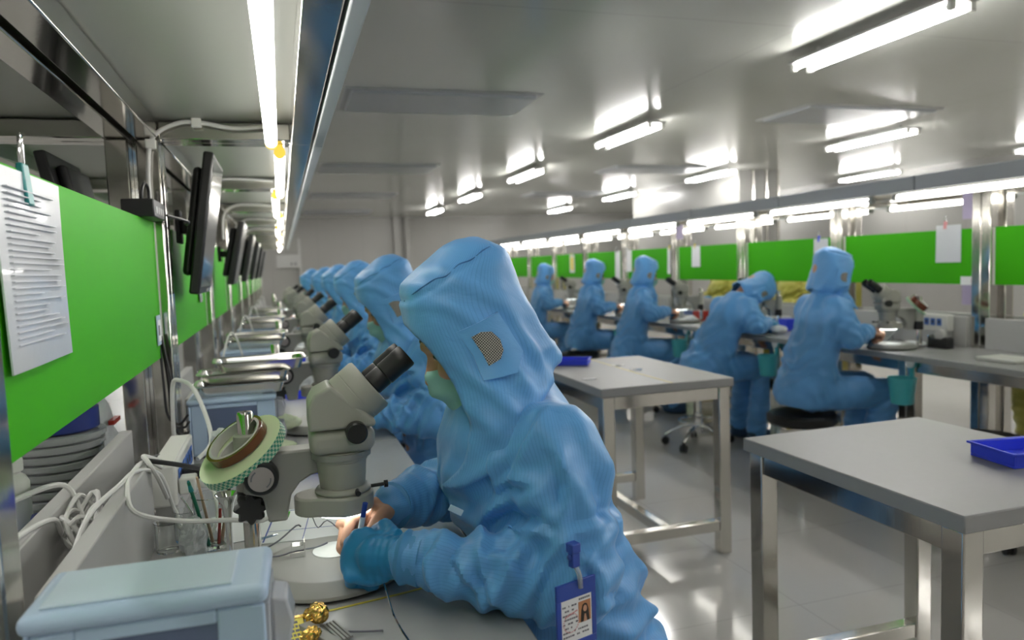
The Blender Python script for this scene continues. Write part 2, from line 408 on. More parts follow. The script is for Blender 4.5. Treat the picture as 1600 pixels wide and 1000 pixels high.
# ------------------------------------------------------------------ ceiling lamps
def ceiling_lamp():
    t = thing('ceiling_lamp', '', 'ceiling lamp', (0, 0, 0), group='twin tube ceiling lamps')
    b = MB().box(-.095, -.64, -.074, .095, .64, -.055); b.box(-.03, -.62, -.055, .03, .62, -.045)
    for y in (-.45, .45): b.cyl((0, y, -.05), (0, y, 0.0), .012)
    b.build('housing', 'housing', t, bevel=.004)
    for x in (-.066, .066):
        o = MB().cyl((x, -.59, -.098), (x, .59, -.098), .0145, n=12).build('tube', 'ceiltube', t)
        for s in (-1, 1):
            e = MB().box(x - .017, s * .615 - .016, -.122, x + .017, s * .615 + .016, -.0745)
            e.cyl((x, s * .588, -.098), (x, s * .602, -.098), .0155, n=12)
            e.build('lamp_holder', 'white_plastic', t, bevel=.003)
    return t
lamp0 = None
for r, (x, nm) in enumerate(((3.45, 'nearest to the aisle'), (6.5, 'middle'), (9.55, 'farthest right'), (-2.6, 'left'))):
    for i, kk in enumerate(range(-2, 5)):
        y = 3.68 + 3.28 * kk
        lab = f'twin tube ceiling lamp, {ORD[max(kk, 0)] if kk >= 0 else "behind the camera,"} from the camera in the {nm} row'
        if kk == -1 and r == 1: continue
        if kk < 0: lab = f'twin tube ceiling lamp of the {nm} row, {-kk} lengths behind the camera'
        if lamp0 is None:
            lamp0 = ceiling_lamp(); lamp0.location = (x, y, ZC); lamp0['label'] = lab
        else: dup(lamp0, lab, (x, y, ZC))

# ------------------------------------------------------------------ bench units
def bench_unit(L, D, DS, zt, zs, by0, by1, bu=.075, bh=.16, name='workbench'):
    """local frame: +x toward the worker, divider plane at x=0, y along the row from 0 to L"""
    t = thing(name, '', 'workbench')
    MB().box(.0745, .002, zt - .03, D, L - .002, zt).build('tabletop', 'laminate', t, bevel=.003)
    MB().box(D - .07, .054, zt - .085, D - .03, L - .054, zt - .031).build('apron', 'steel', t, bevel=.003)
    MB().box(.08, .05, zt - .085, .12, L - .05, zt - .031).build('apron', 'steel', t, bevel=.003)
    for y in (.027, L - .027):
        MB().box(D - .075, y - .025, 0, D - .025, y + .025, zt - .031).build('leg', 'steel', t, bevel=.004)
        MB().box(.016, y - .026, 0, .07, y + .026, zs).build('post', 'steel', t, bevel=.004)
        MB().box(.071, y - .02, .1, D - .076, y + .02, .14).build('foot_rail', 'steel', t, bevel=.003)
        MB().box(.071, y - .024, zs + .001, DS - .056, y + .024, zs + .046).build('cross_beam', 'steel', t, bevel=.003)
    MB().box(.016, 0.001, zs + .001, .07, L - .001, zs + .046).build('rear_beam', 'steel', t, bevel=.003)
    MB().box(DS - .055, .001, zs, DS, L - .001, zs + .05).build('front_beam', 'steel', t, bevel=.003)
    MB().box(.01, .001, zs + .051, DS + .005, L - .001, zs + .07).build('shelf', 'shelf', t, bevel=.002)
    MB().box(DS + .006, .004, zs - .004, DS + .032, L - .004, zs + .07).build('fascia', 'fascia', t, bevel=.003)
    if by1 > by0:
        MB().box(bu, by0, zt + .001, bu + .025, by1, zt + bh).build('back_board', 'board', t, bevel=.0025)
    return t

def tube_lamp(L, hz, endm='tubeend'):
    t = thing('bench_tube_lamp', '', 'tube lamp')
    MB().box(-.011, -L / 2 + .022, hz - .0065, .011, L / 2 - .022, hz).build('housing', 'housing', t, bevel=.003)
    MB().cyl((0, -L / 2 + .03, 0), (0, L / 2 - .03, 0), .0145, n=14).build('tube', 'tube', t)
    for s in (-1, 1):
        e = MB().cyl((0, s * (L / 2 - .029), 0), (0, s * L / 2, 0), .0152, n=14)
        e.box(-.008, s * (L / 2 - .010) - .008, .0, .008, s * (L / 2 - .010) + .008, hz - .001)
        e.build('end_cap', endm, t)
    return t

def divider(L, z0, z1):
    t = thing('divider_panel', '', 'divider panel')
    MB().box(-.004, .062, z0, .004, L - .062, z1).build('panel', 'green', t, bevel=.001)
    for y in (.058, L - .058): MB().box(-.006, y - .004, z0, .006, y + .004, z1).build('edge_strip', 'white_plastic', t)
    return t

LX, LL, LZS = -.35, 1.2, 1.60          # left row: divider plane, unit length, beam height
RX, RL, RZS = 3.5, 1.04, 1.545         # right row
NL, NR = 10, 11
lb = bench_unit(LL, .65, .45, .75, LZS, .06, .60); far = bench_unit(LL, .60, .45, .75, LZS, .25, 1.145, bu=.014, bh=.15)
rb = bench_unit(RL, .57, .47, .73, RZS, .055, RL - .055)
lt, rt = tube_lamp(1.19, .0215), tube_lamp(.90, .0215, 'housing')
lp, rp = divider(LL, 1.045, 1.39), divider(RL, 1.058, 1.35)
protos = [lb, far, rb, lt, rt, lp, rp]
for i in range(NL):
    y = .95 + LL * (i - 1)                # the unit beside the camera is i = 0
    ys = 1.0
    if i == 0: y -= .12
    if i == 1: y, ys = .83, 1.32 / 1.2
    w = 'beside the camera' if i == 0 else f'{ORD[i-1]} past the camera'
    dup(lb, f'steel framed grey workbench with overhead shelf in the left row, {w}', (LX, y, 0), group='left row workbenches', scale=(1, ys, 1))
    dup(far, f'steel framed grey workbench behind the left green panels, {w}', (LX + .015, y + LL * ys, 0), math.pi, scale=(1, ys, 1), group='back to back workbenches behind the left panels')
    dup(lt, f'white tube lamp under the left overhead shelf, {w}', (LX + (.345 if i % 2 else .365), y + LL / 2 - .02, LZS - .022), group='tube lamps over the left benches')
    dup(lp, f'green divider panel of the left row, {w}', (LX + .043, y, 0), group='left green divider panels', scale=(1, ys, 1))
for i in range(NR):
    y = 2.92 + RL * (i - 2)
    w = f'{ORD[i]} from the camera'
    dup(rb, f'steel framed grey workbench in the right row, {w}', (RX, y + RL, 0), math.pi, group='right row workbenches')
    dup(rb, f'steel framed grey workbench behind the right green panels, {w}', (RX + .02, y, 0), 0, group='back to back workbenches behind the right panels')
    dup(rt, f'warm tube lamp under the near shelf edge of the right row, {w}', (RX - .40, y + RL / 2 + .3, RZS - .022), group='tube lamps over the right benches')
    dup(rt, f'warm tube lamp under the far shelf edge of the right row, {w}', (RX + .40, y + RL / 2 + .12, RZS - .022), group='tube lamps over the rear right benches')
    dup(rp, f'green divider panel of the right row, {w}', (RX - .043, y, 0), group='right green divider panels')
for p_ in protos:
    for c in kids(p_): bpy.data.objects.remove(c)
    bpy.data.objects.remove(p_)

# ------------------------------------------------------------------ loose tables in the aisle
def steel_table(x0, y0, x1, y1, zt, label, far_rail=True):
    t = thing('work_table', label, 'table', ((x0 + x1) / 2, (y0 + y1) / 2, 0))
    a, b = (x1 - x0) / 2, (y1 - y0) / 2
    MB().box(-a, -b, zt - .035, a, b, zt).build('tabletop', 'tabletop', t, bevel=.003)
    s = .052; ia, ib = a - .012, b - .012
    for sx in (-1, 1):
        for sy in (-1, 1):
            x, y = sx * (ia - s / 2), sy * (ib - s / 2)
            MB().box(x - s / 2, y - s / 2, 0, x + s / 2, y + s / 2, zt - .036).build('leg', 'steel', t, bevel=.004)
    for sy in (-1, 1): MB().box(-ia + s, sy * (ib - s / 2) - .02, zt - .09, ia - s, sy * (ib - s / 2) + .02, zt - .037).build('apron', 'steel', t, bevel=.003)
    for sx in (-1, 1): MB().box(sx * (ia - s / 2) - .02, -ib + s, zt - .09, sx * (ia - s / 2) + .02, ib - s, zt - .037).build('apron', 'steel', t, bevel=.003)
    for sy in (-1, 1): MB().box(-ia + s, sy * (ib - s / 2) - .02, .1, ia - s, sy * (ib - s / 2) + .02, .145).build('stretcher', 'steel', t, bevel=.003)
    MB().box(-.02, -ib + s, .1, .02, ib - s, .145).build('stretcher', 'steel', t, bevel=.003)
    return t
steel_table(1.165, 2.63, 1.765, 3.485, .75, 'grey topped steel table with taped lines, standing behind the nearest worker')
steel_table(1.19, 1.04, 1.80, 1.735, .75, 'bare grey topped steel table in the right foreground')
def yellow_line(pts, z, label, w=.006):
    b = MB()
    for (x0, y0), (x1, y1) in zip(pts, pts[1:]):
        d = Vector((x1 - x0, y1 - y0)).normalized(); n = Vector((-d.y, d.x)) * w / 2
        b.add([(x0 - n.x, y0 - n.y, z), (x1 - n.x, y1 - n.y, z), (x1 + n.x, y1 + n.y, z), (x0 + n.x, y0 + n.y, z),
               (x0 - n.x, y0 - n.y, z + .0006), (x1 - n.x, y1 - n.y, z + .0006), (x1 + n.x, y1 + n.y, z + .0006), (x0 + n.x, y0 + n.y, z + .0006)],
              [(0, 3, 2, 1), (4, 5, 6, 7), (0, 1, 5, 4), (1, 2, 6, 5), (2, 3, 7, 6), (3, 0, 4, 7)])
    return tag(b.build('marking_tape', 'yellow', smooth=False), label, 'tape')
yellow_line([(1.490, 3.48), (1.481, 3.2), (1.478, 2.9), (1.479, 2.632)], .7502, 'thin yellow marking line across the table behind the nearest worker', .007)
# ------------------------------------------------------------------ people
def evaluated(mb, voxel, smooth_n):
    me = mb.mesh('tmp'); o = bpy.data.objects.new('tmp', me); COL.objects.link(o)
    r = o.modifiers.new('r', 'REMESH'); r.mode = 'VOXEL'; r.voxel_size = voxel
    if smooth_n:
        s = o.modifiers.new('s', 'SMOOTH'); s.factor = .5; s.iterations = smooth_n
    dg = bpy.context.evaluated_depsgraph_get(); dg.update()
    out = bpy.data.meshes.new_from_object(o.evaluated_get(dg))
    bpy.data.objects.remove(o); bpy.data.meshes.remove(me)
    return out
def get_co(me):
    a = np.empty(len(me.vertices) * 3, np.float32); me.vertices.foreach_get('co', a); return a.reshape(-1, 3).astype(float)
def set_co(me, a):
    me.vertices.foreach_set('co', a.astype(np.float32).ravel()); me.update()
def get_no(me):
    a = np.empty(len(me.vertices) * 3, np.float32); me.vertices.foreach_get('normal', a); return a.reshape(-1, 3).astype(float)
def nz(P, s, off=0.0):
    return np.array([noise.noise(Vector((p[0] * s + off, p[1] * s + off * .7, p[2] * s - off))) for p in P])
def set_attr(me, name, vals):
    at = me.attributes.new(name, 'FLOAT', 'POINT'); at.data.foreach_set('value', np.asarray(vals, np.float32))

def worker_joints(bend=0.0, headpitch=0.0):
    """joint positions, local frame: worker sits at the origin facing -x"""
    piv = Vector((0, 0, .52)); Rb = Matrix.Rotation(-bend, 3, 'Y')
    T = lambda p: piv + Rb @ (Vector(p) - piv)
    J = dict(T=T, Rb=Rb)
    J['shL'], J['shR'] = T((-.128, -.160, .975)), T((-.128, .160, .975))
    if bend:
        J['elL'], J['wrL'] = Vector((-.26, -.25, .80)), Vector((-.47, -.10, .79))
        J['elR'], J['wrR'] = Vector((-.26, .25, .80)), Vector((-.47, .06, .80))
    else:
        J['elL'], J['wrL'] = Vector((-.125, -.225, .795)), Vector((-.345, -.112, .823))
        J['elR'], J['wrR'] = Vector((-.175, .215, .825)), Vector((-.336, .080, .842))
    return J

def hand_prims(mb, wrist, fwd, up, side, curl, scale=1.0, grow=0.0, thumb=(.5, .55), spread=.1, elong=1.0):
    """palm and five fingers. fwd: to the finger tips, up: back of the hand, side: toward the thumb"""
    fwd = Vector(fwd).normalized(); up = Vector(up); up = (up - fwd * up.dot(fwd)).normalized(); side0 = Vector(side)
    sd = fwd.cross(up); sd = sd if sd.dot(side0) > 0 else -sd
    w = Vector(wrist); s = scale
    W = lambda a, b, c: w + (fwd * a + sd * b + up * c) * s
    # wrist and palm
    mb.cap(W(-.028, 0, 0), W(.015, 0, 0), .024 * s + grow, .027 * s + grow)
    rot = Matrix((fwd, sd, up)).transposed()
    mb.ell(W(.045, 0, .0), (.052 * s + grow, .041 * s + grow, .017 * s + grow), rot)
    mb.ell(W(.068, .004, .002), (.032 * s + grow, .041 * s + grow, .0155 * s + grow), rot)
    mb.ell(W(.03, .022, -.008), (.034 * s + grow, .02 * s + grow, .016 * s + grow), rot)
    lens = [(.043, .026, .020), (.047, .030, .021), (.043, .028, .020), (.034, .021, .018)]
    for i, (b, (l0, l1, l2)) in enumerate(zip((.030, .010, -.010, -.029), lens)):
        base = W(.083 - .004 * abs(i - 1), b, .004); r = (.0098, .0100, .0096, .0086)[i] * s + grow
        c = curl[i]; a = 0.0; p = base; dirs = []
        mb.cap(W(.05, b * .9, .003), base, r * .95, r * 1.08)
        for L, ca in zip((l0, l1, l2), c):
            a += ca
            d = (fwd * math.cos(a) - up * math.sin(a) + sd * spread * (1.5 - i) * .35 * math.cos(a)).normalized()
            q = p + d * L * s * elong
            mb.cap(p, q, r, r * .9); r *= .93; p = q
    # thumb leaves the side of the palm near its base
    p0 = W(.022, .030, -.008); d1 = (fwd * .72 + sd * .62 - up * .30).normalized()
    p1 = p0 + d1 * .040 * s
    d2 = (fwd * .9 + sd * (.15 - thumb[0] * .6) - up * thumb[1]).normalized(); p2 = p1 + d2 * .033 * s
    d3 = (fwd * .85 - sd * thumb[0] - up * thumb[1]).normalized(); p3 = p2 + d3 * .026 * s
    mb.cap(W(.012, .018, -.006), p0, .016 * s + grow, .015 * s + grow)
    mb.cap(p0, p1, .0145 * s + grow, .0115 * s + grow); mb.cap(p1, p2, .0112 * s + grow, .0105 * s + grow); mb.cap(p2, p3, .0108 * s + grow, .0085 * s + grow)
    return p3

HEADC = Vector((-.200, 0, 1.135)); HF = Vector((-.92, 0, -.39)).normalized(); HU = Vector((-.39, 0, .92)).normalized()

def make_worker(t, bend=0.0, voxel=.0052, hand_voxel=.0026, gloveL=True, gloveR=False, headpitch=0.0, gather=0.0, suit='suit', right_mat='glove', creases=None):
    J = worker_joints(bend); T = J['T']; Rb = J['Rb']
    Rh = Rb @ Matrix.Rotation(-headpitch, 3, 'Y')
    nk = T((-.155, 0, 1.03)); TH = lambda p: nk + Rh @ (Vector(p) - Vector((-.155, 0, 1.03)))
    # ---- body: one continuous surface of skin (head, neck, trunk, arms, bare hands)
    hc = TH(HEADC); F = Rh @ HF; U = Rh @ HU; S = Vector((0, 1, 0))
    rot = Matrix((F, S, U)).transposed(); Hd = lambda a, b, c: hc + F * a + S * b + U * c
    b = MB()
    b.ell(Hd(-.012, 0, .028), (.092, .073, .088), rot)                # skull
    b.ell(Hd(.022, 0, -.03), (.062, .060, .082), rot)                 # face
    b.ell(Hd(.040, 0, -.092), (.034, .036, .026), rot)                # chin
    b.cap(Hd(.076, 0, .006), Hd(.096, 0, -.034), .008, .0135)         # nose
    b.ell(Hd(.090, .012, -.036), (.012, .008, .008), rot); b.ell(Hd(.090, -.012, -.036), (.012, .008, .008), rot)
    b.cap(Hd(.072, -.04, .022), Hd(.080, 0, .020), .010, .012); b.cap(Hd(.072, .04, .022), Hd(.080, 0, .020), .010, .012)   # brow
    b.ell(Hd(.066, .036, -.022), (.022, .022, .018), rot); b.ell(Hd(.066, -.036, -.022), (.022, .022, .018), rot)   # cheek bones
    b.cap(Hd(.076, -.018, -.062), Hd(.076, .018, -.062), .007, .007); b.cap(Hd(.074, -.016, -.073), Hd(.074, .016, -.073), .007, .007)  # lips
    for s in (-1, 1): b.ell(Hd(-.008, s * .074, -.005), (.018, .009, .030), rot)   # ears
    b.cap(nk, Hd(-.03, 0, -.03), .055, .055)
    b.cap(T((-.085, 0, .60)), T((-.14, 0, .92)), .085, .085)
    for a, e, w, gb in (('shL', 'elL', 'wrL', 1), ('shR', 'elR', 'wrR', 1)):
        b.cap(T((-.14, 0, .96)), J[a], .05, .045); b.cap(J[a], J[e], .042, .034); b.cap(J[e], J[w], .036, .024)
    for s in (-1, 1):
        b.cap(T((-.06, s * .09, .55)), (-.02, s * .10, .52), .08, .08); b.cap((-.02, s * .10, .52), (-.40, s * .108, .51), .07, .048); b.cap((-.40, s * .108, .51), (-.345, s * .108, .10), .045, .032)
    body = evaluated(b, .0055, 3)
    # hands (gripping curls); bare right hand belongs to the body
    hR = MB(); hL = MB()
    if bend:
        fL, fR = Vector((-.8, .5, -.1)), Vector((-.85, -.4, -.1))
    else:
        fL, fR = Vector((-.78, .58, -.10)), Vector((-.93, -.30, -.12))
    pinch = [(.95, .95, .55), (1.05, 1.0, .6), (1.2, 1.1, .6), (1.3, 1.15, .6)]
    hold = [(.75, .95, .6), (.9, 1.05, .7), (1.0, 1.15, .8), (1.05, 1.25, .8)]
    tipR = hand_prims(hR, J['wrR'] + fR.normalized() * .012, fR, (.1, .45, .9), (0, -1, 0), pinch, .95, 0.0 if not gloveR else .0015, thumb=(.45, .7))
    hand_prims(hL, J['wrL'] + fL.normalized() * .012, fL, (-.2, -.75, .65), (0, .6, .8), hold, 1.0, .0025, thumb=(.5, .6))
    hL.cap(J['wrL'] + fL.normalized() * .012, J['wrL'] + fL.normalized() * .052, .031, .034)
    mL, mR = evaluated(hL, hand_voxel, 2), evaluated(hR, hand_voxel, 2)
    def joined(*ms):
        q = MB()
        for m_ in ms: q.add([tuple(v.co) for v in m_.vertices], [tuple(p.vertices) for p in m_.polygons])
        return q
    bq = joined(body) if gloveR else joined(body, mR)
    bo = bq.build('body', 'skin', t, fix=False)
    def glove(m_, w, fdir, mt, nm):
        # cuff of the glove pulled over the wrist, with fine creases across it
        P = get_co(m_); Nn = get_no(m_); f = Vector(fdir).normalized()
        d = (P - np.array(w)) @ np.array(f)
        cr_ = np.sin(d * 520 + 3 * nz(P, 30)) * .0009 * np.clip(1.2 - d / .05, 0, 1) + nz(P, 45, 3) * .0012
        set_co(m_, P + Nn * cr_[:, None])
        return link(nm, m_, mt, t)
    if gloveL: glove(mL, J['wrL'], fL, 'glove', 'glove')
    if gloveR: glove(mR, J['wrR'], fR, right_mat, 'glove')
    # eyes, brows, hair fringe
    for s in (-1, 1): MB().ell(Hd(.071, s * .032, .004), (.012, .013, .008), rot).build('eye', 'eye', t)
    e = MB()
    for s in (-1, 1): e.tube([Hd(.080, s * .014, .022), Hd(.081, s * .03, .027), Hd(.068, s * .05, .022)], .0035)
    e.ell(Hd(-.008, 0, .032), (.094, .076, .089), rot)
    e.build('hair', 'hair', t)
    # ---- face mask
    q = MB(); rings = []
    for j in range(15):
        v = j / 14; c = .004 - .020 - v * .100
        ring = []
        for i in range(25):
            a = -1.25 + 2.5 * i / 24
            rad = .082 + .020 * math.exp(-((v - .28) / .3) ** 2) * math.exp(-(a / .45) ** 2) - .030 * max(0, v - .6) + .0025 * math.sin(v * 19)
            ring.append(tuple(Hd(rad * math.cos(a) + .008, .068 * math.sin(a) * 1.02, c)))
        rings.append(ring)
    q.loft(rings, cap=False, close=False)
    mo = q.build('face_mask', 'mask', t)
    sm = mo.modifiers.new('s', 'SOLIDIFY'); sm.thickness = .002
    # ---- coverall: one remeshed surface, then folds
    c = MB(); TAU = 2 * math.pi
    spec = [(.45, -.03, .15, .19), (.50, -.03, .165, .205), (.57, -.035, .16, .205), (.66, -.055, .125, .198), (.755, -.068, .118, .195), (.81, -.108, .130, .196), (.90, -.138, .128, .196), (.97, -.145, .118, .185), (1.03, -.150, .09, .12), (1.075, -.155, .07, .08)]
    rings = []
    for z, cx, hd, hw in spec:
        w_ = np.clip((z - .5) / .12, 0, 1)
        ring = []
        for i in range(40):
            a = TAU * i / 40; p = (cx + hd * math.cos(a), hw * math.sin(a), z)
            ring.append(tuple(Vector(p).lerp(T(p), float(w_))))
        rings.append(ring)
    c.loft(rings)
    c.cap(T((-.142, -.05, .965)), J['shL'], .082, .068); c.cap(T((-.142, .05, .965)), J['shR'], .082, .068)
    for a, e_, w in (('shL', 'elL', 'wrL'), ('shR', 'elR', 'wrR')):
        c.cap(J[a], J[e_], .070, .064); c.cap(J[e_], J[e_].lerp(J[w], .8), .062, .047); c.cap(J[e_].lerp(J[w], .78), J[w], .044, .036)
    for s in (-1, 1):
        c.cap((-.02, s * .10, .525), (-.41, s * .108, .515), .105, .078); c.cap((-.41, s * .108, .515), (-.345, s * .108, .10), .078, .065)
    sm_ = evaluated(c, voxel, 6)
    P = get_co(sm_); Nn = get_no(sm_)
    # nearest bone -> stripe coordinate
    bones = [(T((-.11, 0, .55)), T((-.14, 0, 1.05)), .17, 'T'), (J['shL'], J['elL'], .07, 'A'), (J['shR'], J['elR'], .07, 'A'),
             (J['elL'], J['wrL'], .05, 'A'), (J['elR'], J['wrR'], .05, 'A')] + [((-.02, s * .1, .525), (-.41, s * .108, .515), .09, 'A') for s in (-1, 1)] + [((-.41, s * .108, .515), (-.345, s * .108, .1), .07, 'A') for s in (-1, 1)]
    best = np.full(len(P), 1e9); st = np.zeros(len(P))
    for p0, p1, r, kd in bones:
        p0, p1 = np.array(p0), np.array(p1); d = p1 - p0; L2 = d @ d; u = np.clip(((P - p0) @ d) / L2, 0, 1)
        q_ = P - (p0 + u[:, None] * d); dist = np.linalg.norm(q_, axis=1) - r
        dn = d / math.sqrt(L2); ref = np.array([0, 1., 0]) - dn * dn[1]; ref /= np.linalg.norm(ref); w2 = np.cross(dn, ref)
        an = np.arctan2(q_ @ w2, q_ @ ref) * r
        k_ = dist < best; best[k_] = dist[k_]; st[k_] = an[k_]
    # folds
    disp = .0050 * nz(P, 7) + .0028 * nz(P, 16, 5)
    def folds(cn, rad, direc, wl, amp, sharp=1.6, wob=1.0, ph=0.0):
        cn = np.array(cn); d = np.array(Vector(direc).normalized()); R_ = P - cn
        g = np.exp(-((R_ ** 2).sum(1)) / rad ** 2); kk = g > .02
        if not kk.any(): return
        s_ = (R_[kk] @ d) / wl * TAU + wob * 3.0 * nz(P[kk], 9, ph) + ph
        disp[kk] += 1.25 * amp * g[kk] * ((0.5 + .5 * np.cos(s_)) ** sharp - .35)
    for sd, (a, e_, w) in ((-1, ('shL', 'elL', 'wrL')), (1, ('shR', 'elR', 'wrR'))):
        A, E_, W_ = J[a], J[e_], J[w]
        fa = (W_ - E_).normalized(); ua = (E_ - A).normalized()
        folds(E_ + fa * .02 - ua * .02, .085, fa * .8 - ua * .6, .040, .017, 1.7, .8, sd)           # inside elbow
        folds(E_.lerp(W_, .45), .08, fa + Vector((0, 0, .35)), .046, .013, 1.6, .9, 2 + sd)          # forearm twists
        folds(E_.lerp(W_, .82), .045, fa, .016, .0065, 1.2, .7, 4 + sd)                               # gathered cuff
        folds(A.lerp(E_, .35), .11, Vector((.8, 0, .35)), .062, .010, 1.5, .8, 6 + sd)                # long folds of the upper sleeve
        folds(A + Vector((-.06, -sd * .02, -.07)), .085, Vector((.7, 0, -.7)), .046, .014, 1.6, .8, 8 + sd)       # armpit
        folds(A + Vector((.09, -sd * .01, -.05)), .10, Vector((.9, 0, .3)), .060, .010, 1.6, .7, 9 + sd)
    folds(T((.03, -.06, .70)), .16, (.35, .5, .75), .075, .013, 1.7, 1.0, 11)
    folds(T((.0, -.16, .62)), .13, (.25, 0, .9), .055, .015, 1.7, 1.0, 12)
    folds(T((.03, .10, .66)), .15, (.2, -.3, .9), .07, .012, 1.7, 1.0, 13)
    folds(T((-.02, .0, .90)), .14, (.1, 1, .25), .085, .008, 1.5, .8, 14)
    folds(T((-.25, -.04, .80)), .12, (.5, .3, .7), .055, .011, 1.6, 1.0, 15)
    for s in (-1, 1):
        folds((-.05, s * .12, .56), .12, (.9, .1, -.3), .06, .014, 1.6, 1.0, 16 + s); folds((-.39, s * .13, .46), .11, (.5, 0, .85), .05, .014, 1.6, 1.0, 18 + s)
        folds((-.35, s * .12, .2), .14, (.2, 0, 1), .06, .012, 1.6, 1.0, 20 + s)
    if creases:
        # single creases of the cloth, each a ridge with a furrow beside it, traced in the view from the photographer's side
        Wd = P + np.array([.5, 1.18, -1.25]); cc = Wd @ _M.T; uv = np.stack([800 + 1155.46 * cc[:, 0] / cc[:, 2], 500 + 1155.46 * cc[:, 1] / cc[:, 2]], 1)
        near = ((Nn * -Wd).sum(1) > 0) & (P[:, 1] < .02)
        for w, amp, pl in creases:
            dmin = np.full(len(P), 1e9); sgn = np.zeros(len(P)); along = np.zeros(len(P)); pl = np.array(pl, float)
            for j_, (a, e_) in enumerate(zip(pl[:-1], pl[1:])):
                d = e_ - a; L_ = np.hypot(*d); u_ = np.clip(((uv - a) @ d) / L_ ** 2, 0, 1); r_ = uv - (a + u_[:, None] * d)
                dd = np.hypot(r_[:, 0], r_[:, 1]); k_ = dd < dmin
                dmin[k_] = dd[k_]; sgn[k_] = np.sign((d[0] * r_[:, 1] - d[1] * r_[:, 0]) / L_)[k_]; along[k_] = ((j_ + u_) / (len(pl) - 1))[k_]
            s_ = sgn * dmin; env = np.clip(np.sin(np.clip(along, .0, 1) * math.pi), 0, 1) ** .5 + .15
            disp += near * amp * env * (np.exp(-((s_ + w * .7) / w) ** 2) - .9 * np.exp(-((s_ - w * .6) / (w * .8)) ** 2))
    P2 = P + Nn * disp[:, None]
    rest = (P2[:, 0] < -.19) & (P2[:, 2] > .68) & (P2[:, 2] < .754)      # sleeves flatten where they rest on the bench
    P2[rest, 2] = .754 + .001 * (P2[rest, 2] - .68)
    set_co(sm_, P2); set_attr(sm_, 'stripe', st)
    co = link('coverall', sm_, suit, t)
    smo = co.modifiers.new('sub', 'SMOOTH'); smo.factor = .5; smo.iterations = 3
    # cuffs
    for e_, w in (('elL', 'wrL'), ('elR', 'wrR')):
        d = (J[w] - J[e_]).normalized()
        q = MB().lathe([(.030, -.02), (.040, -.018), (.037, .0), (.041, .010), (.034, .018), (.029, .017)], J[w] - d * .006, d, n=24, cap=False)
        q.build('cuff', 'suit_dark' if suit == 'suit' else suit, t)
    # ---- shoes
    for s in (-1, 1):
        sh = MB(); sh.ell((-.40, s * .108, .045), (.13, .05, .05)); sh.ell((-.345, s * .108, .085), (.06, .05, .06))
        for i, v in enumerate(sh.v): sh.v[i] = (v[0], v[1], max(v[2], .002))
        sh.build('shoe', 'sock', t)
    # ---- hood
    HS = [(1.297, -.205, -.19, .018), (1.291, -.228, -.172, .045), (1.281, -.247, -.150, .066), (1.265, -.268, -.142, .081), (1.248, -.290, -.138, .091), (1.222, -.316, -.128, .101), (1.19, -.321, -.115, .108), (1.16, -.317, -.099, .112),
          (1.135, -.311, -.084, .116), (1.115, -.306, -.074, .120), (1.095, -.300, -.073, .125), (1.07, -.292, -.082, .138), (1.04, -.284, -.096, .149), (1.00, -.278, -.110, .158), (.95, -.274, -.15, .150), (.90, -.268, -.19, .125)]
    zs = np.array([h[0] for h in HS])[::-1]; cols = [np.array([h[k_] for h in HS])[::-1] for k_ in (1, 2, 3)]
    NR_, NS_ = 96, 120
    zz = np.concatenate([[1.2972], np.linspace(1.295, .90, NR_ - 1)])
    V = []; stv = []
    for z in zz:
        xf, xb, hw = (float(np.interp(z, zs, cc)) for cc in cols)
        cx, a_ = (xf + xb) / 2, (xb - xf) / 2
        gk = 1 - gather * math.exp(-((z - 1.045) / .035) ** 2); a_ *= gk; hw *= gk
        ex = .80 + .20 * np.clip((1.17 - z) / .1, 0, 1)
        for i in range(NS_):
            th = TAU * i / NS_; cth, sth = math.cos(th), math.sin(th)
            V.append((cx + a_ * math.copysign(abs(cth) ** ex, cth), hw * math.copysign(abs(sth) ** ex, sth), z)); stv.append(th * .10)
    V = np.array(V)
    def zcut(x): return 1.106 + (x + .075) * 1.04
    xc_z = [.86, .90, .93, .952, .976, 1.027, 1.06, 1.099, 1.135, 1.158]; xc_x = [-.272, -.268, -.262, -.255, -.250, -.248, -.258, -.273, -.296, -.318]
    F_ = []
    for k_ in range(NR_ - 1):
        for i in range(NS_):
            f = (k_ * NS_ + i, k_ * NS_ + (i + 1) % NS_, (k_ + 1) * NS_ + (i + 1) % NS_, (k_ + 1) * NS_ + i)
            c_ = V[list(f)].mean(0)
            if c_[2] < zcut(c_[0]) - .004: continue
            if .86 < c_[2] < 1.158 and c_[0] < np.interp(c_[2], xc_z, xc_x) + (.03 if c_[1] > .02 else 0): continue
            if gather and c_[2] < .985 and c_[0] < -.235: continue
            F_.append(f)
    F_.append(tuple(range(NS_ - 1, -1, -1)))
    hm = bpy.data.meshes.new('hood'); hm.from_pydata([tuple(v) for v in V], [], F_)
    set_attr(hm, 'stripe', stv); hm.update()
    import bmesh
    bm = bmesh.new(); bm.from_mesh(hm); bmesh.ops.recalc_face_normals(bm, faces=bm.faces)
    bmesh.ops.delete(bm, geom=[v for v in bm.verts if not v.link_faces], context='VERTS')
    for _ in range(10):
        mv = []
        for v in bm.verts:
            nb = [e.other_vert(v) for e in v.link_edges if e.is_boundary]
            if len(nb) == 2: mv.append((v, v.co * .5 + (nb[0].co + nb[1].co) * .25))
        for v, c_ in mv: v.co = c_
    bm.to_mesh(hm); bm.free()
    P = get_co(hm); Nn = get_no(hm)
    if ((Nn * (P - np.array([-.2, 0, 1.12]))).sum(1)).mean() < 0: Nn = -Nn
    disp = .0045 * nz(P, 8, 2) + .0025 * nz(P, 19, 4)
    folds((-.19, -.10, 1.06), .09, (.55, 0, .83), .05, .006, 1.5, 1.0, 1); folds((-.13, -.11, 1.12), .07, (.9, 0, .5), .04, .007, 1.5, .8, 2)
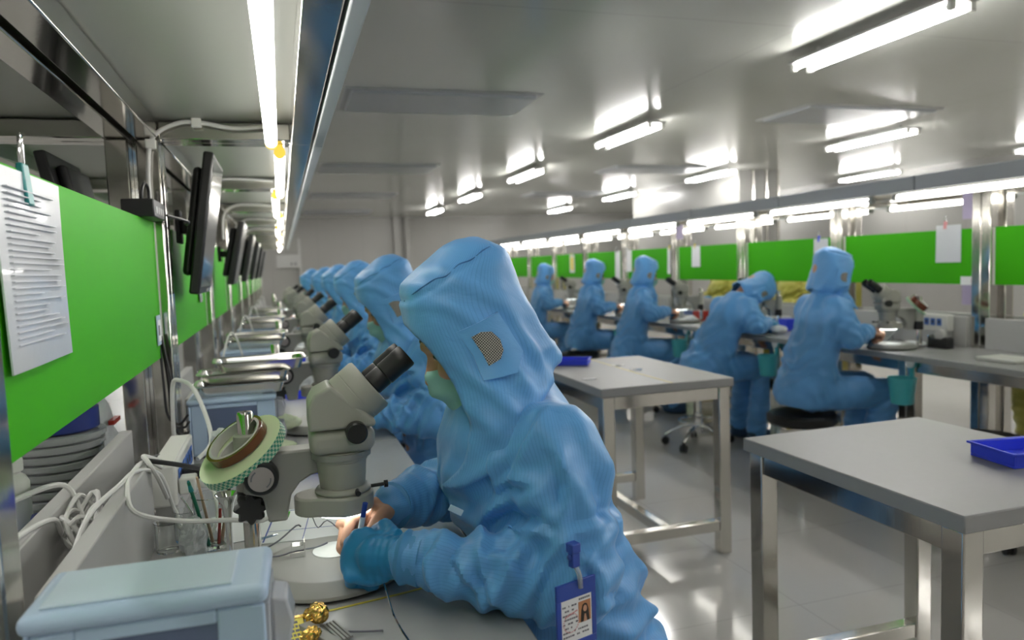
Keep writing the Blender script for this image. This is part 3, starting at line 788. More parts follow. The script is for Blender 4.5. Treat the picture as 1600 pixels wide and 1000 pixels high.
    folds((-.22, -.11, 1.18), .10, (.4, 0, .9), .06, .0045, 1.5, 1.0, 3); folds((-.15, .11, 1.06), .10, (.6, 0, .8), .05, .006, 1.5, 1.0, 4)
    folds((-.24, -.07, .99), .06, (.9, .2, .3), .04, .005, 1.5, 1.0, 5); folds((-.08, 0, 1.07), .07, (.2, 1, .2), .05, .006, 1.5, .8, 6)
    # seams pulled in: crown panel edges
    sy_ = np.abs(P[:, 1]); zl_ = 1.200 + (P[:, 0] + .316) * .61; seam = np.exp(-((P[:, 2] - zl_) / .005) ** 2) * (P[:, 0] < -.18)
    disp -= .0035 * seam
    hemd = P[:, 2] - zcut(P[:, 0])
    disp += .009 * np.exp(-(np.clip(hemd, 0, 1) / .016) ** 2)
    P = P + Nn * disp[:, None]
    set_co(hm, P)
    seam_pts = []
    for sg in (-1, 1):
        pts = []
        for sx, sz in ((-.316, 1.200), (-.308, 1.211), (-.293, 1.222), (-.278, 1.230), (-.262, 1.239), (-.242, 1.251), (-.222, 1.262), (-.204, 1.271), (-.187, 1.279)):
            m_ = P[:, 1] * sg > 0; c_ = P[m_]; pts.append(c_[np.argmin((c_[:, 0] - sx) ** 2 + (c_[:, 2] - sz) ** 2)])
        seam_pts.append([TH(p_) for p_ in pts])
    P = np.array([tuple(TH(p_)) for p_ in P]); set_co(hm, P)
    ho = link('hood', hm, suit, t)
    so = ho.modifiers.new('s', 'SOLIDIFY'); so.thickness = .004; so.offset = -1
    for pts in seam_pts: MB().tube(pts, .0011, n=6).build('hood_seam', 'seam', ho)
    # ear patch with mesh window, one each side
    for sg in (-1, 1):
        q = MB(); pm = MB()
        def on(x, z, off):
            xf, xb, hw = (float(np.interp(z, zs, cc)) for cc in cols); cx, a_ = (xf + xb) / 2, (xb - xf) / 2
            u_ = min(.98, abs((x - cx) / a_)); y = hw * math.sqrt(max(.02, 1 - u_ ** 2)); return tuple(TH((x, sg * (y + off), z)))
        out = [(-.255, 1.152), (-.191, 1.179), (-.156, 1.118), (-.170, 1.088), (-.223, 1.080), (-.233, 1.116)]
        win = [(-.235, 1.144), (-.221, 1.151), (-.205, 1.151), (-.193, 1.139), (-.189, 1.123), (-.195, 1.110), (-.213, 1.101), (-.220, 1.118)]
        def patch(mb, poly, o0, o1, gn=9):
            cxx = sum(p_[0] for p_ in poly) / len(poly); czz = sum(p_[1] for p_ in poly) / len(poly)
            n_ = len(poly); dense = []
            for i in range(n_):
                for k_ in range(4):
                    t_ = k_ / 4; dense.append((poly[i][0] * (1 - t_) + poly[(i + 1) % n_][0] * t_, poly[i][1] * (1 - t_) + poly[(i + 1) % n_][1] * t_))
            rings = []
            for s_, o_ in ((1, o0), (1, o1), (.8, o1), (.5, o1), (.2, o1)):
                rings.append([on(cxx + (a_ - cxx) * s_, czz + (b_ - czz) * s_, o_) for a_, b_ in dense])
            mb.loft(rings)
        patch(q, out, -.004, .0048); q.build('ear_patch', suit, ho)
        patch(pm, win, -.002, .0075); pm.build('mesh_window', 'meshvent', ho)
    return J, TH, tipR

def pen(p_tip, p_top, label):
    p0, p1 = Vector(p_tip), Vector(p_top)
    t = thing('pen', label, 'pen', p0)
    d = (p1 - p0).normalized(); L = (p1 - p0).length
    MB().cyl((0, 0, 0), d * .014, .0008, .0035, n=12).build('tip', 'chrome', t)
    MB().cyl(d * .014, d * L, .0042, .0042, n=14).build('barrel', 'badgeblue', t)
    MB().cyl(d * (L * .45), d * (L * .72), .0045, .0045, n=14).build('grip', 'paper', t)
    return t

CREASES = [(9, 0.0088, [(762, 706), (766, 745), (770, 776)]), (10, 0.0088, [(768, 772), (800, 755), (836, 760)]), (11, 0.0105, [(872, 838), (836, 818), (800, 819), (764, 824)]),
           (9, 0.0071, [(800, 868), (780, 858), (760, 868)]), (8, 0.0088, [(684, 842), (662, 876), (668, 912), (684, 934)]), (8, 0.0079, [(730, 842), (706, 876), (728, 910), (758, 948)]),
           (8, 0.0079, [(744, 862), (750, 900), (772, 938), (790, 962)]), (10, 0.0071, [(976, 936), (950, 936), (926, 944)]), (12, 0.0079, [(956, 800), (925, 818), (896, 826)]),
           (10, 0.0079, [(860, 700), (880, 760), (876, 812)]), (11, 0.0071, [(930, 720), (950, 790), (948, 850)]), (10, 0.0079, [(905, 870), (930, 900), (934, 960)]), (9, 0.0071, [(850, 640), (820, 690), (800, 740)]),
           (9, 0.0061, [(700, 700), (690, 760), (664, 800)]), (8, 0.0071, [(820, 905), (800, 880), (780, 872)]), (9, 0.0071, [(870, 880), (850, 930), (836, 980)])]
hero = thing('person', 'nearest worker in a blue hooded suit at a microscope, ID badge on the sleeve', 'person', (.5, 1.18, 0), group='seated cleanroom workers')
HJ, HTH, HTIP = make_worker(hero, creases=CREASES)

LROW = ['second worker of the left row, in a blue hood, at the second microscope',
        'third worker from the camera in the left row, in a blue hooded suit',
        'fourth worker from the camera in the left row, in a blue hooded suit',
        'fifth worker from the camera in the left row, in a blue hooded suit',
        'sixth and farthest worker of the left row, in a blue hood']
LW = [(.540, 2.40, .04, 1.0), (.553, 3.58, -.03, 1.0), (.553, 4.76, .02, .995), (.535, 5.95, -.05, .99), (.475, 7.15, .03, .985)]
for lab, (x, y, rz, sc) in zip(LROW, LW):
    dup(hero, lab, (x, y, 0), rz, scale=(sc, 1, sc))
RROW = [('blue hooded worker at the near end of the right row, beside a turquoise bin', 2.64, 3.32, -.26, .985),
        ('third worker along the right row, in a blue hooded suit, looking into a microscope', 2.66, 5.48, -.28, .985),
        ('fourth worker along the right row, slim figure in a blue hooded suit', 2.66, 6.50, -.20, .98),
        ('fifth and farthest worker of the right row, in a blue hooded suit', 2.66, 7.86, -.24, .96)]
right = thing('person', '', 'person', (0, 0, 0), group='seated cleanroom workers')
make_worker(right, voxel=.009, hand_voxel=.004, headpitch=-.22, gather=.24)
for lab, x, y, rz, sc in RROW:
    dup(right, lab, (x, y, 0), math.pi + rz, scale=(sc, 1, sc))
for c in kids(right):
    for g in kids(c): bpy.data.objects.remove(g)
    bpy.data.objects.remove(c)
bpy.data.objects.remove(right)
bent = thing('person', 'second worker of the right row, bent low over the bench in a blue hooded suit', 'person', (2.61, 4.27, 0), math.pi - .05, group='seated cleanroom workers')
make_worker(bent, bend=.30, voxel=.011, hand_voxel=.005, gloveR=True, headpitch=.45, gather=.15)
for lab, x, y, rz in (('worker in a yellow hooded suit across the right bench, behind the bent worker', 4.50, 5.55, .03),
                      ('worker in a yellow hooded suit across the right bench, farther down the row', 4.55, 6.7, -.02),
                      ('worker in yellow trousers sitting across the right bench behind the chrome post', 4.45, 3.05, 0.0)):
    r = dup(hero, lab, (x, y, 0), rz)
    for c in kids(r):
        if any(s.material == M['suit'] or s.material == M['suit_dark'] for s in c.material_slots):
            for s in c.material_slots:
                s.link = 'OBJECT'; s.material = M['yellowsuit']
        for g in kids(c):
            for s in g.material_slots:
                if s.material == M['suit_dark']: s.link = 'OBJECT'; s.material = M['yellowsuit']
# ------------------------------------------------------------------ microscopes
def make_scope(t):
    MB().lathe([(.115, 0), (.120, .003), (.120, .005)], n=64).build('rubber_foot', 'rubber', t)
    MB().lathe([(.122, .005), (.1262, .0065), (.1262, .0118), (.1256, .0128), (.1025, .0254), (.1008, .0263), (.098, .0265), (.02, .0265)], n=72).build('base', 'cream_dark', t)
    MB().lathe([(.036, .0266), (.036, .0285), (.035, .029)], c=(.010, .028, 0), n=40).build('stage_plate', 'pad', t)
    MB().lathe([(.0135, .02), (.0135, .270), (.0115, .274)], c=(-.120, .045, 0), n=28).build('pole', 'steel', t)
    MB().lathe([(.021, .145), (.021, .235), (.018, .238)], c=(-.120, .045, 0), n=28).build('pole_sleeve', 'cream', t)
    arm = [(-.128, .150), (-.128, .205), (-.105, .212), (-.01, .212), (-.004, .200), (-.004, .172), (-.022, .168), (-.040, .158), (-.054, .140), (-.060, .115), (-.062, .098), (-.092, .098), (-.098, .140)]
    MB().prism(arm, -.004, .040).build('focus_arm', 'cream_dark', t, bevel=.004)
    kn = MB().lathe([(.020, 0), (.0255, .002), (.027, .012), (.0265, .030), (.024, .034), (.020, .034)], c=(-.098, -.005, .180), axis=(0, -1, 0), n=36).build('focus_knob', 'black', t)
    MB().lathe([(.0195, .0341), (.0190, .036)], c=(-.098, -.005, .180), axis=(0, -1, 0), n=36).build('knob_disc', 'disc', kn)
    ar = MB()
    for k in range(7):
        a = 2.2 + k * .16
        ar.box(-.098 + .0145 * math.cos(a) - .0012, -.0418, .180 + .0145 * math.sin(a) - .0012, -.098 + .0145 * math.cos(a) + .0012, -.0408, .180 + .0145 * math.sin(a) + .0012)
        a += math.pi
        ar.box(-.098 + .0145 * math.cos(a) - .001, -.0418, .180 + .0145 * math.sin(a) - .001, -.098 + .0145 * math.cos(a) + .001, -.0408, .180 + .0145 * math.sin(a) + .001)
    ar.build('knob_marking', 'ink', kn, smooth=False)
    st = MB(); rings = []
    for h, sc in ((0, .8), (.004, 1), (.016, 1), (.020, .85)):
        rings.append([(-.118 + (.0235 + .0035 * math.cos(8 * a)) * sc * math.cos(a), .028 - h * 1.3, .122 + (.0235 + .0035 * math.cos(8 * a)) * sc * math.sin(a)) for a in [2 * math.pi * i / 64 for i in range(64)]])
    st.loft(rings).build('clamp_knob', 'rubber', t)
    MB().lathe([(.020, .10), (.020, .143)], c=(-.120, .045, 0), n=28).build('pole_clamp', 'black', t)
    # head
    X = .028
    MB().lathe([(.033, .141), (.0365, .148), (.0385, .165), (.0402, .186), (.0402, .189), (.0425, .190), (.0425, .207)], c=(X, 0, 0), n=44).build('lens_barrel', 'cream', t)
    MB().ring(.0480, .0428, .196, .2055, c=(X, 0, 0)).build('holder_ring', 'cream_dark', t)
    r = MB(); pl = []
    for i in range(40):
        a = -math.pi / 2 + math.pi * i / 39; pl.append((X - .004 + .053 * math.cos(a), .053 * math.sin(a)))
    for i in range(12):
        a = math.pi / 2 + math.pi * i / 11; pl.append((X - .045 + .034 * math.cos(a), .034 * math.sin(a)))
    r.prism(pl, .106, .137, 'XY'); r.lathe([(.047, .137), (.043, .146), (.036, .147)], c=(X, 0, 0), n=40)
    rl = r.build('ring_light', 'cream', t, bevel=.004)
    MB().ring(.046, .030, .1035, .1062, c=(X, 0, 0)).build('led_ring', 'ringled', rl)
    for y in (-.05, .05): MB().cyl((X + .02, y * .7, .142), (X + .02, y, .142), .0045).build('thumb_screw', 'black', rl)
    sc = MB().cyl((X + .045, -.01, .141), (X + .066, -.014, .143), .003); sc.cyl((X + .066, -.014, .143), (X + .072, -.014, .143), .006)
    sc.build('thumb_screw', 'black', rl)
    zb = [(-.022, .206), (-.023, .246), (.082, .246), (.079, .206)]
    MB().prism(zb, -.045, .045).build('zoom_body', 'cream', t, bevel=.014, seg=4)
    for s in (-1, 1): MB().lathe([(.0150, 0), (.0170, .002), (.0170, .019), (.0145, .022), (.0, .022)], c=(.050, s * .045, .243), axis=(0, s, 0), n=30).build('zoom_knob', 'black', t)
    hd = [(-.023, .2475), (-.022, .288), (-.012, .306), (.014, .318), (.082, .258), (.082, .2475)]
    MB().prism(hd, -.047, .047).build('prism_head', 'cream', t, bevel=.008, seg=4)
    ax = Vector((.79, 0, .61)); c0 = Vector((.041, 0, .281))
    MB().lathe([(.042, 0), (.0475, .003), (.0475, .020), (.0468, .0205), (.0468, .022), (.0475, .0225), (.0475, .046), (.045, .050), (.03, .050)], c=c0, axis=ax, n=44).build('eyepiece_collar', 'cream', t)
    e0 = c0 + ax * .05
    for s in (-1, 1):
        o = MB().lathe([(.0165, 0), (.0165, .012), (.0185, .014), (.0185, .036), (.0178, .038), (.0196, .040), (.0196, .066), (.0202, .070), (.0202, .084), (.0185, .087), (.0150, .082), (.0135, .074)], c=e0 + Vector((0, s * .0255, 0)) - ax * .012, axis=ax, n=32).build('eyepiece', 'black', t)
        MB().lathe([(.0136, .0735), (.010, .0745)], c=e0 + Vector((0, s * .0255, 0)) - ax * .012, axis=ax, n=24).build('lens', 'screen', o)
scope0 = thing('microscope', 'cream stereo microscope under the nearest worker, tape rolls over its post', 'microscope', (.05, 1.235, .7505), group='stereo microscopes')
make_scope(scope0)
for i, lab in enumerate(['cream stereo microscope of the second worker in the left row', 'cream stereo microscope of the third worker in the left row', 'cream stereo microscope of the fourth worker in the left row',
                         'cream stereo microscope of the fifth worker in the left row', 'cream stereo microscope of the sixth worker in the left row', 'farthest cream stereo microscope on the left bench, past the last worker']):
    dup(scope0, lab, (.05 + (.040, .045, .050, .045, .0, -.02)[i], 2.42 + 1.185 * i, .7505), (.05, -.02, .03, 0, .02, 0)[i])
def beside(x, y, a):                      # where the base stands for a worker at x, y turned by a
    c_, s_ = math.cos(math.pi + a), math.sin(math.pi + a)
    return (x + c_ * -.46 - s_ * .055, y + s_ * -.46 + c_ * .055, .7305)
for lab, (x, y, a) in zip(('cream stereo microscope of the blue worker at the near end of the right row', 'stereo microscope of the third worker in the right row', 'stereo microscope of the fourth worker in the right row', 'stereo microscope of the farthest worker in the right row'),
                          [(r_[1] + .02, r_[2], r_[3]) for r_ in RROW]):
    dup(scope0, lab, beside(x, y, a), math.pi + a)
dup(scope0, 'stereo microscope half hidden behind the bent worker of the right row', (3.14, 4.36, .7305), math.pi)

# ------------------------------------------------------------------ stools
def make_stool(t, h=.40):
    MB().lathe([(.10, h - .07), (.165, h - .065), (.182, h - .05), (.182, h - .018), (.170, h - .004), (.10, h)], n=40).build('seat', 'stool', t)
    MB().cyl((0, 0, .17), (0, 0, h - .068), .016).cyl((0, 0, .09), (0, 0, .22), .025).cyl((0, 0, h - .085), (0, 0, h - .068), .07).build('column', 'chrome', t)
    for k in range(5):
        a = 2 * math.pi * k / 5 + .3; c, s = math.cos(a), math.sin(a)
        MB().tube([(c * .02, s * .02, .135), (c * .09, s * .09, .13), (c * .17, s * .17, .095), (c * .225, s * .225, .06)], .012, n=10).build('leg', 'chrome', t)
        q = MB().cyl((c * .225, s * .225, .06), (c * .225, s * .225, .045), .008)
        for w in (-.012, .012): q.cyl((c * .225 - s * w - s * .006, s * .225 + c * w + c * .006, .026), (c * .225 - s * w + s * .006, s * .225 + c * w - c * .006, .026), .025)
        q.build('caster', 'black', t)
    MB().ring(.135, .125, .165, .176).build('foot_ring', 'chrome', t)
stool0 = thing('stool', 'black round stool on chrome legs under the nearest worker', 'stool', (.49, 1.18, 0), group='black swivel stools')
make_stool(stool0)
for i, (x, y, rz, sc, rz2) in enumerate([(a, b, c, d, 0) for a, b, c, d in LW]):
    dup(stool0, f'black round stool under the {ORD[i+1]} worker of the left row', (x - .01, y, 0), .4 * i)
for (lab, x, y, rz, sc), nm in zip(RROW, ('near end', 'third place', 'fourth place', 'far end')):
    dup(stool0, f'black round chrome stool under the worker at the {nm} of the right row', (x + .01, y, 0), .3 + x)
dup(stool0, 'chrome legged round stool under the bent worker of the right row', (2.60, 4.28, 0), .9)
dup(stool0, 'empty black round stool by the right bench, behind the foreground table', (2.86, 2.42, 0), .2, scale=(1.05, 1.05, 1.08))
for i, (x, y) in enumerate(((4.48, 5.55), (4.53, 6.7), (4.43, 3.05))):
    dup(stool0, f'black round stool under the {("yellow worker behind the second blue worker", "farther yellow worker", "worker in yellow trousers")[i]}', (x, y, 0), .5 * i)

# ------------------------------------------------------------------ what the nearest worker wears and holds
pen((.092, 1.19, .800), (.107, 1.172, .880), 'blue craft pen held in the nearest worker\'s bare hand')
bt = thing('id_badge', 'blue ID badge with a photo, clipped to the sleeve of the nearest worker', 'badge', (.345, .878, .79), .30)
q = MB(); q.box(-.033, -.002, -.046, .033, .002, -.036); q.box(-.033, -.002, .022, .033, .002, .044); q.box(-.033, -.002, -.036, -.0255, .002, .022); q.box(.0255, -.002, -.036, .033, .002, .022); q.box(-.026, .0005, -.037, .026, .002, .023)
q.build('holder', 'badgeblue', bt, bevel=.0012)
cd = MB().box(-.0255, -.0012, -.036, .0255, .0004, .022).build('card', 'paper', bt, smooth=False)
MB().box(.003, -.0016, -.014, .0235, -.0011, .014).build('photo', 'photobg', cd, smooth=False)
pf = MB(); pf.prism([(.006, -.014), (.0075, .002), (.010, .009), (.0135, .0105), (.017, .009), (.0195, .002), (.021, -.014)], -.0019, -.0015); pf.build('photo_hair', 'hair', cd, smooth=False)
pf = MB(); pf.prism([(.0135 + .0032 * math.cos(a), .0035 + .0045 * math.sin(a)) for a in [i * .6283 for i in range(10)]], -.0022, -.0018); pf.prism([(.0105, -.014), (.0125, -.004), (.0145, -.004), (.0165, -.014)], -.0022, -.0018); pf.build('photo_face', 'skin', cd, smooth=False)
tx = MB(); random.seed(3)
for r in range(8):
    z = .013 - r * .0058; x = -.0235
    while x < (-.002 if r < 6 else .018):
        w = random.uniform(.0012, .0038)
        if random.random() > .25: tx.box(x, -.0016, z - .0011, x + w, -.0012, z + .0011)
        x += w + .001
for x in np.arange(.004, .022, .0032): tx.box(x, -.0016, .0165, x + .0022, -.0012, .0192)
tx.build('writing', 'ink', cd, smooth=False)
st_ = MB()
for i in range(26):
    a = 2 * math.pi * i / 26; st_.box(-.010 + .0125 * math.cos(a) - .0009, -.0018, -.010 + .0125 * math.sin(a) - .0005, -.010 + .0125 * math.cos(a) + .0009, -.0013, -.010 + .0125 * math.sin(a) + .0005)
for i in range(9): st_.box(-.02 + .0024 * i, -.0018, -.0015 + .0006 * i, -.0185 + .0024 * i, -.0013, .0005 + .0006 * i)
st_.build('red_stamp', 'redink', cd, smooth=False)
MB().tube([(.006, -.003, .034), (.003, -.005, .052), (-.002, -.003, .066)], .0035).build('strap', 'clear', bt)
c_ = MB().box(-.009, -.007, .064, .004, .003, .088); c_.box(-.010, -.008, .083, .005, .006, .096); c_.cyl((-.009, -.002, .078), (-.012, -.002, .078), .004)
c_.build('clip', 'badgeblue', bt, bevel=.002)
tag(MB().box(-.011, -.0012, -.0045, .011, .0012, .0045, ROTY(.55)).build('cloth_label', 'thread', None, (.222, 1.028, .898), bevel=.0006), 'small pale blue cloth tab on the chest of the nearest worker', 'label')
tag(MB().tube([HTH(Vector(p)) + Vector((.5, 1.18, 0)) for p in ((-.264, -.090, 1.085), (-.247, -.102, 1.080), (-.232, -.110, 1.083), (-.222, -.1185, 1.094), (-.219, -.120, 1.09), (-.217, -.1235, 1.072))], .0007, n=5).build('thread', 'thread'), 'loose pale thread on the hood of the nearest worker', 'thread')

# ------------------------------------------------------------------ tape rolls on the near microscope post
def roll(name, lab, c, n, ro, ri, h, m_side, m_band, m_core):
    n = Vector(n).normalized(); t = thing(name, lab, 'tape roll', c, group='tape rolls on the near microscope')
    t.rotation_mode = 'QUATERNION'; t.rotation_quaternion = Vector((0, 0, 1)).rotation_difference(n)
    MB().ring(ro, ri + .004, -h / 2, h / 2, n=64).build('wound_tape', m_side, t)
    if m_band: MB().ring(ro + .0006, ro - .001, -h / 2 + .0003, h / 2 - .0003, n=64).build('printed_liner', m_band, t)
    MB().ring(ri + .0042, ri, -h / 2 - .0005, h / 2 + .0005, n=48).build('core', m_core, t)
    return t
nrm = Vector((-.50, -.30, .81)).normalized()
roll('tape_roll', 'wide pale green foam tape roll with checked edge, tilted on the near microscope post', Vector((-.076, 1.266, .962)), nrm, .074, .036, .016, 'tapegreen', 'checker', 'core')
roll('tape_roll', 'amber brown tape roll lying on the green tape roll', Vector((-.076, 1.266, .962)) + nrm * .0165 + Vector((.0, .008, .004)), nrm, .051, .042, .015, 'brown', None, 'core')

# ------------------------------------------------------------------ things on the near left bench
def drawer_box(t, w, d, h, windows=True):
    """w along x, d along y, front toward +x"""
    b = MB(); e = .006
    b.box(0, 0, .008, w, d, .014); b.box(0, 0, .014, e, d, h - .024)
    b.box(e, d - e, .014, w, d, h - .024)
    b.box(e, 0, .014, .05 * w / .25, e, h - .024); b.box(w - .045, 0, .014, w, e, h - .024); b.box(.05 * w / .25, 0, h - .038, w - .045, e, h - .024); b.box(.05 * w / .25, 0, .014, w - .045, e, .03)
    b.box(e, e, h * .5 - .004, w, d - e, h * .5 + .002)
    b.build('shell', 'drawerblue', t, bevel=.0025)
    MB().box(.045 * w / .25, .0022, .028, w - .04, .005, h - .036).build('side_window', 'drawerwin', t)
    l = MB().box(-.004, -.005, h - .024, w + .004, d + .005, h - .004); l.build('lid', 'drawerblue', t, bevel=.009, seg=4)
    MB().box(.012, .010, h - .0045, w - .03, d - .010, h - .001).build('lid_panel', 'drawerlid', t, bevel=.002)
    for z0, z1 in ((.016, h * .5 - .005), (h * .5 + .003, h - .026)):
        dr = MB().box(w - .005, .008, z0 + .001, w + .004, d - .008, z1 - .001).build('drawer', 'drawerfront', t, bevel=.002)
        hn = MB(); hp = [(w + .004, z0 + .004), (w + .020, z0 + .008), (w + .026, (z0 + z1) / 2), (w + .020, z1 - .010), (w + .004, z1 - .006)]
        hn.prism(hp, d * .28, d * .72); hn.build('handle', 'drawerfront', dr, bevel=.003)
        MB().box(w - .16, .012, z0 + .004, w - .03, d - .016, z0 + .6 * (z1 - z0)).build('contents', 'navy', dr, bevel=.004)
    for x in (.02, w - .02):
        for y in (.02, d - .02): MB().cyl((x, y, 0), (x, y, .0085), .008, n=12).build('foot', 'rubber', t)
D1 = thing('drawer_unit', 'pale blue plastic mini drawer unit in the near left corner of the bench', 'drawer unit', (-.246, .760, .7505), -.03, group='mini drawer units')
drawer_box(D1, .212, .108, .198)
for i in range(4):
    dup(D1, f'pale blue plastic mini drawer unit under a steel tray, {ORD[i]} beyond the near one', (-.262, 2.155 + 1.19 * i + (.0, -.02, .03, 0)[i], .7505), 0.0, scale=(1.06, 1.34, .84 if i == 0 else .91))

def steel_tray(t, w, d, h):
    r = .022
    def rr(x0, y0, x1, y1, z, r):
        out = []
        for cx, cy_, a0 in ((x1 - r, y1 - r, 0), (x0 + r, y1 - r, 90), (x0 + r, y0 + r, 180), (x1 - r, y0 + r, 270)):
            for k in range(6):
                a = math.radians(a0 + 18 * k); out.append((cx + r * math.cos(a), cy_ + r * math.sin(a), z))
        return out
    a, b = w / 2, d / 2
    rings = [rr(-a + .012, -b + .012, a - .012, b - .012, .0, r), rr(-a + .004, -b + .004, a - .004, b - .004, h - .004, r), rr(-a - .006, -b - .006, a + .006, b + .006, h - .002, r + .008), rr(-a - .008, -b - .008, a + .008, b + .008, h, r + .008),
             rr(-a - .004, -b - .004, a + .004, b + .004, h + .001, r + .006), rr(-a + .006, -b + .006, a - .006, b - .006, h - .003, r), rr(-a + .014, -b + .014, a - .014, b - .014, .0015, r)]
    MB().loft(rings).build('tray_body', 'tray_steel', t)
    MB().box(-a + .03, -b + .03, h - .012, a - .035, b - .025, h - .010, ROTY(.03)).build('loose_sheet', 'paper', t)
TR = []
for i in range(4):
    y = 2.232 + 1.19 * i
    ztop = .7512 + .197 * (.84 if i == 0 else .91)
    for j in range(3 if i == 0 else 2):
        lab = f'{("lowest", "middle" if i == 0 else "upper", "topmost")[j]} steel tray stacked on the {ORD[i]} drawer unit past the near one'
        loc = (-.125 + .03 * (j == 2) + .012 * j, y + .004 * j, ztop + .0005 + .0305 * j)
        if not TR:
            t = thing('steel_tray', lab, 'tray', loc, group='stacked steel trays'); steel_tray(t, .24, .15, .03); TR.append(t)
        else:
            dup(TR[0], lab, loc, .05 * (j - 1))

def power_strip(t, L, sock, m='white_plastic'):
    """long axis y, sockets on +x face"""
    MB().box(-.024, 0, 0, .024, L, .085).build('housing', m, t, bevel=.005)
    MB().box(-.019, .02, .085, .019, L - .02, .088).build('top_plate', m, t, bevel=.001)
    for k in range(sock):
        y = .035 + (L - .06) * k / sock
        s_ = MB().box(.0242, y, .028, .0262, y + .030, .066).build('socket', 'socketblue', t, bevel=.001)
        MB().box(.0262, y + .009, .040, .0268, y + .021, .056).build('socket_hole', 'black', s_, smooth=False)
M['socketblue'] = mat('blue_socket', (0.06, 0.16, 0.50), 0.4)
ps = thing('power_strip', 'white power strip with blue sockets on edge behind the tape rolls', 'power strip', (-.248, 1.59, .7905), 0.0, group='power strips'); power_strip(ps, .30, 6)
tag(MB().box(-.27, 1.62, .7505, -.228, 1.86, .790).build('strip_bracket', 'board', bevel=.003), 'grey block carrying the power strip at the back of the near bench', 'bracket')
q = MB().box(-.222, 1.605, .808, -.190, 1.645, .842); q.cyl((-.195, 1.625, .825), (-.165, 1.62, .822), .009)
tag(q.build('plug', 'white_plastic', bevel=.004), 'white plug in the near socket of the power strip', 'plug')
tag(MB().box(-.222, 1.655, .812, -.182, 1.69, .85).build('plug', 'black', bevel=.005), 'black plug in the middle of the power strip', 'plug')
def cable(pts, r, m, lab, name='cable'):
    return tag(MB().tube(pts, r, n=8, smooth=6).build(name, m), lab, 'cable')
cable([(-.172, 1.62, .822), (-.150, 1.55, .818), (-.142, 1.50, .79), (-.16, 1.46, .765), (-.2, 1.47, .757)], .0040, 'cable', 'white cable looping down from the near plug of the power strip')
cable([(-.248, 1.60, .868), (-.262, 1.52, .905), (-.262, 1.40, .918), (-.255, 1.30, .916), (-.235, 1.24, .89), (-.175, 1.28, .855), (-.10, 1.275, .848), (-.05, 1.24, .852), (-.025, 1.235, .872)], .0040, 'cable', 'white cable running from the board edge to the near microscope ring light')
cable([(-.292, 1.08, .86), (-.286, 1.18, .908), (-.266, 1.30, .920), (-.258, 1.40, .916), (-.238, 1.50, .88), (-.228, 1.56, .80), (-.210, 1.52, .775), (-.18, 1.44, .790)], .0040, 'cable', 'white cable draped over the near grey board beside the power strip')
cable([(-.255, 1.62, .88), (-.268, 1.53, .912), (-.25, 1.46, .916), (-.236, 1.47, .88), (-.232, 1.52, .83)], .0045, 'cable', 'grey cable bent over the end of the near grey board')
cable([(-.26, 1.70, .872), (-.285, 1.62, .885), (-.26, 1.52, .905), (-.215, 1.55, .885), (-.175, 1.62, .852), (-.180, 1.67, .832)], .0048, 'black', 'thick black cable lying across the power strip')
cable([(-.277, 1.98, .83), (-.268, 1.95, .98), (-.248, 1.93, 1.0), (-.215, 1.90, .98), (-.185, 1.86, .91), (-.176, 1.80, .865), (-.20, 1.75, .845)], .005, 'cable', 'white cable arching from the bench post down to the power strip')
cable([(-.62, .98, .845), (-.52, 1.05, .885), (-.44, 1.16, .915), (-.40, 1.28, .922), (-.36, 1.36, .915), (-.33, 1.33, .87), (-.31, 1.28, .835)], .0045, 'cable', 'white cable draped over the rear grey board on the left')
pts = []
random.seed(5)
for k in range(26):
    a = k * 1.15; pts.append((-.318 + .020 * math.cos(a) + random.uniform(-.004, .004), 1.29 + .075 * math.sin(a) + random.uniform(-.01, .01), .875 + .025 * math.sin(a * 1.7 + 1)))
pts += [(-.340, 1.22, .90), (-.358, 1.14, .907), (-.364, 1.04, .907), (-.39, .95, .89)]
cable(pts, .0038, 'cable', 'tangled bundle of white cable lying between the two grey boards')
for k, (dx, dy) in enumerate(((0, 0), (.01, .015), (.018, -.005))):
    cable([(-.305 + dx * .3, 2.055 + dy * .3, 1.10), (-.30 + dx, 2.04 + dy * .5, .98), (-.295 + dx, 2.035, .90 - .02 * k), (-.27 + dx, 2.03 + dy, .875 - .012 * k), (-.245, 2.01 + dy, .90 - .02 * k)], .0032, 'black', f'thin black cable hanging down beside the first left post, {ORD[k]} of three')

# beakers, tools
def beaker(t, r, h, spout=True):
    MB().lathe([(r * .93, 0), (r, .004), (r, h - .003), (r * 1.06, h), (r * 1.02, h + .0005), (r - .0018, h - .005), (r - .0018, .0045), (.002, .003)], n=36).build('glass_wall', 'glass', t)
b0 = thing('beaker', 'small empty glass beaker by the near grey board', 'beaker', (-.222, 1.45, .7505), group='glass beakers'); beaker(b0, .024, .055)
dup(b0, 'small glass beaker behind the front beaker, next to the power strip', (-.200, 1.525, .7505), scale=(.95, .95, .9))
dup(b0, 'tall glass beaker holding brushes and sticks behind the tape rolls', (-.147, 1.445, .7505), scale=(1.35, 1.35, 1.75))
def stick(p0, p1, r, m, lab, name, cat, tipm=None):
    t = thing(name, lab, cat, p0); d = Vector(p1) - Vector(p0)
    MB().tube([(0, 0, 0), d * .5, d], lambda u: r * (1 - .25 * u), n=10, smooth=2).build('shaft', m, t)
    if tipm: MB().cyl(d * .86, d * 1.02, r * 1.15, r * .5, n=10).build('tip', tipm, t)
stick((-.155, 1.435, .7575), (-.178, 1.405, .885), .004, 'greenplastic', 'dark green handled brush standing in the tall beaker', 'brush', 'brush', 'teal')
stick((-.150, 1.455, .7575), (-.165, 1.415, .890), .0030, 'wood', 'pale wooden stick standing in the tall beaker', 'stick', 'stick')
stick((-.138, 1.440, .7575), (-.128, 1.41, .842), .0032, 'red', 'red handled tool standing in the tall beaker', 'screwdriver', 'tool', 'chrome')
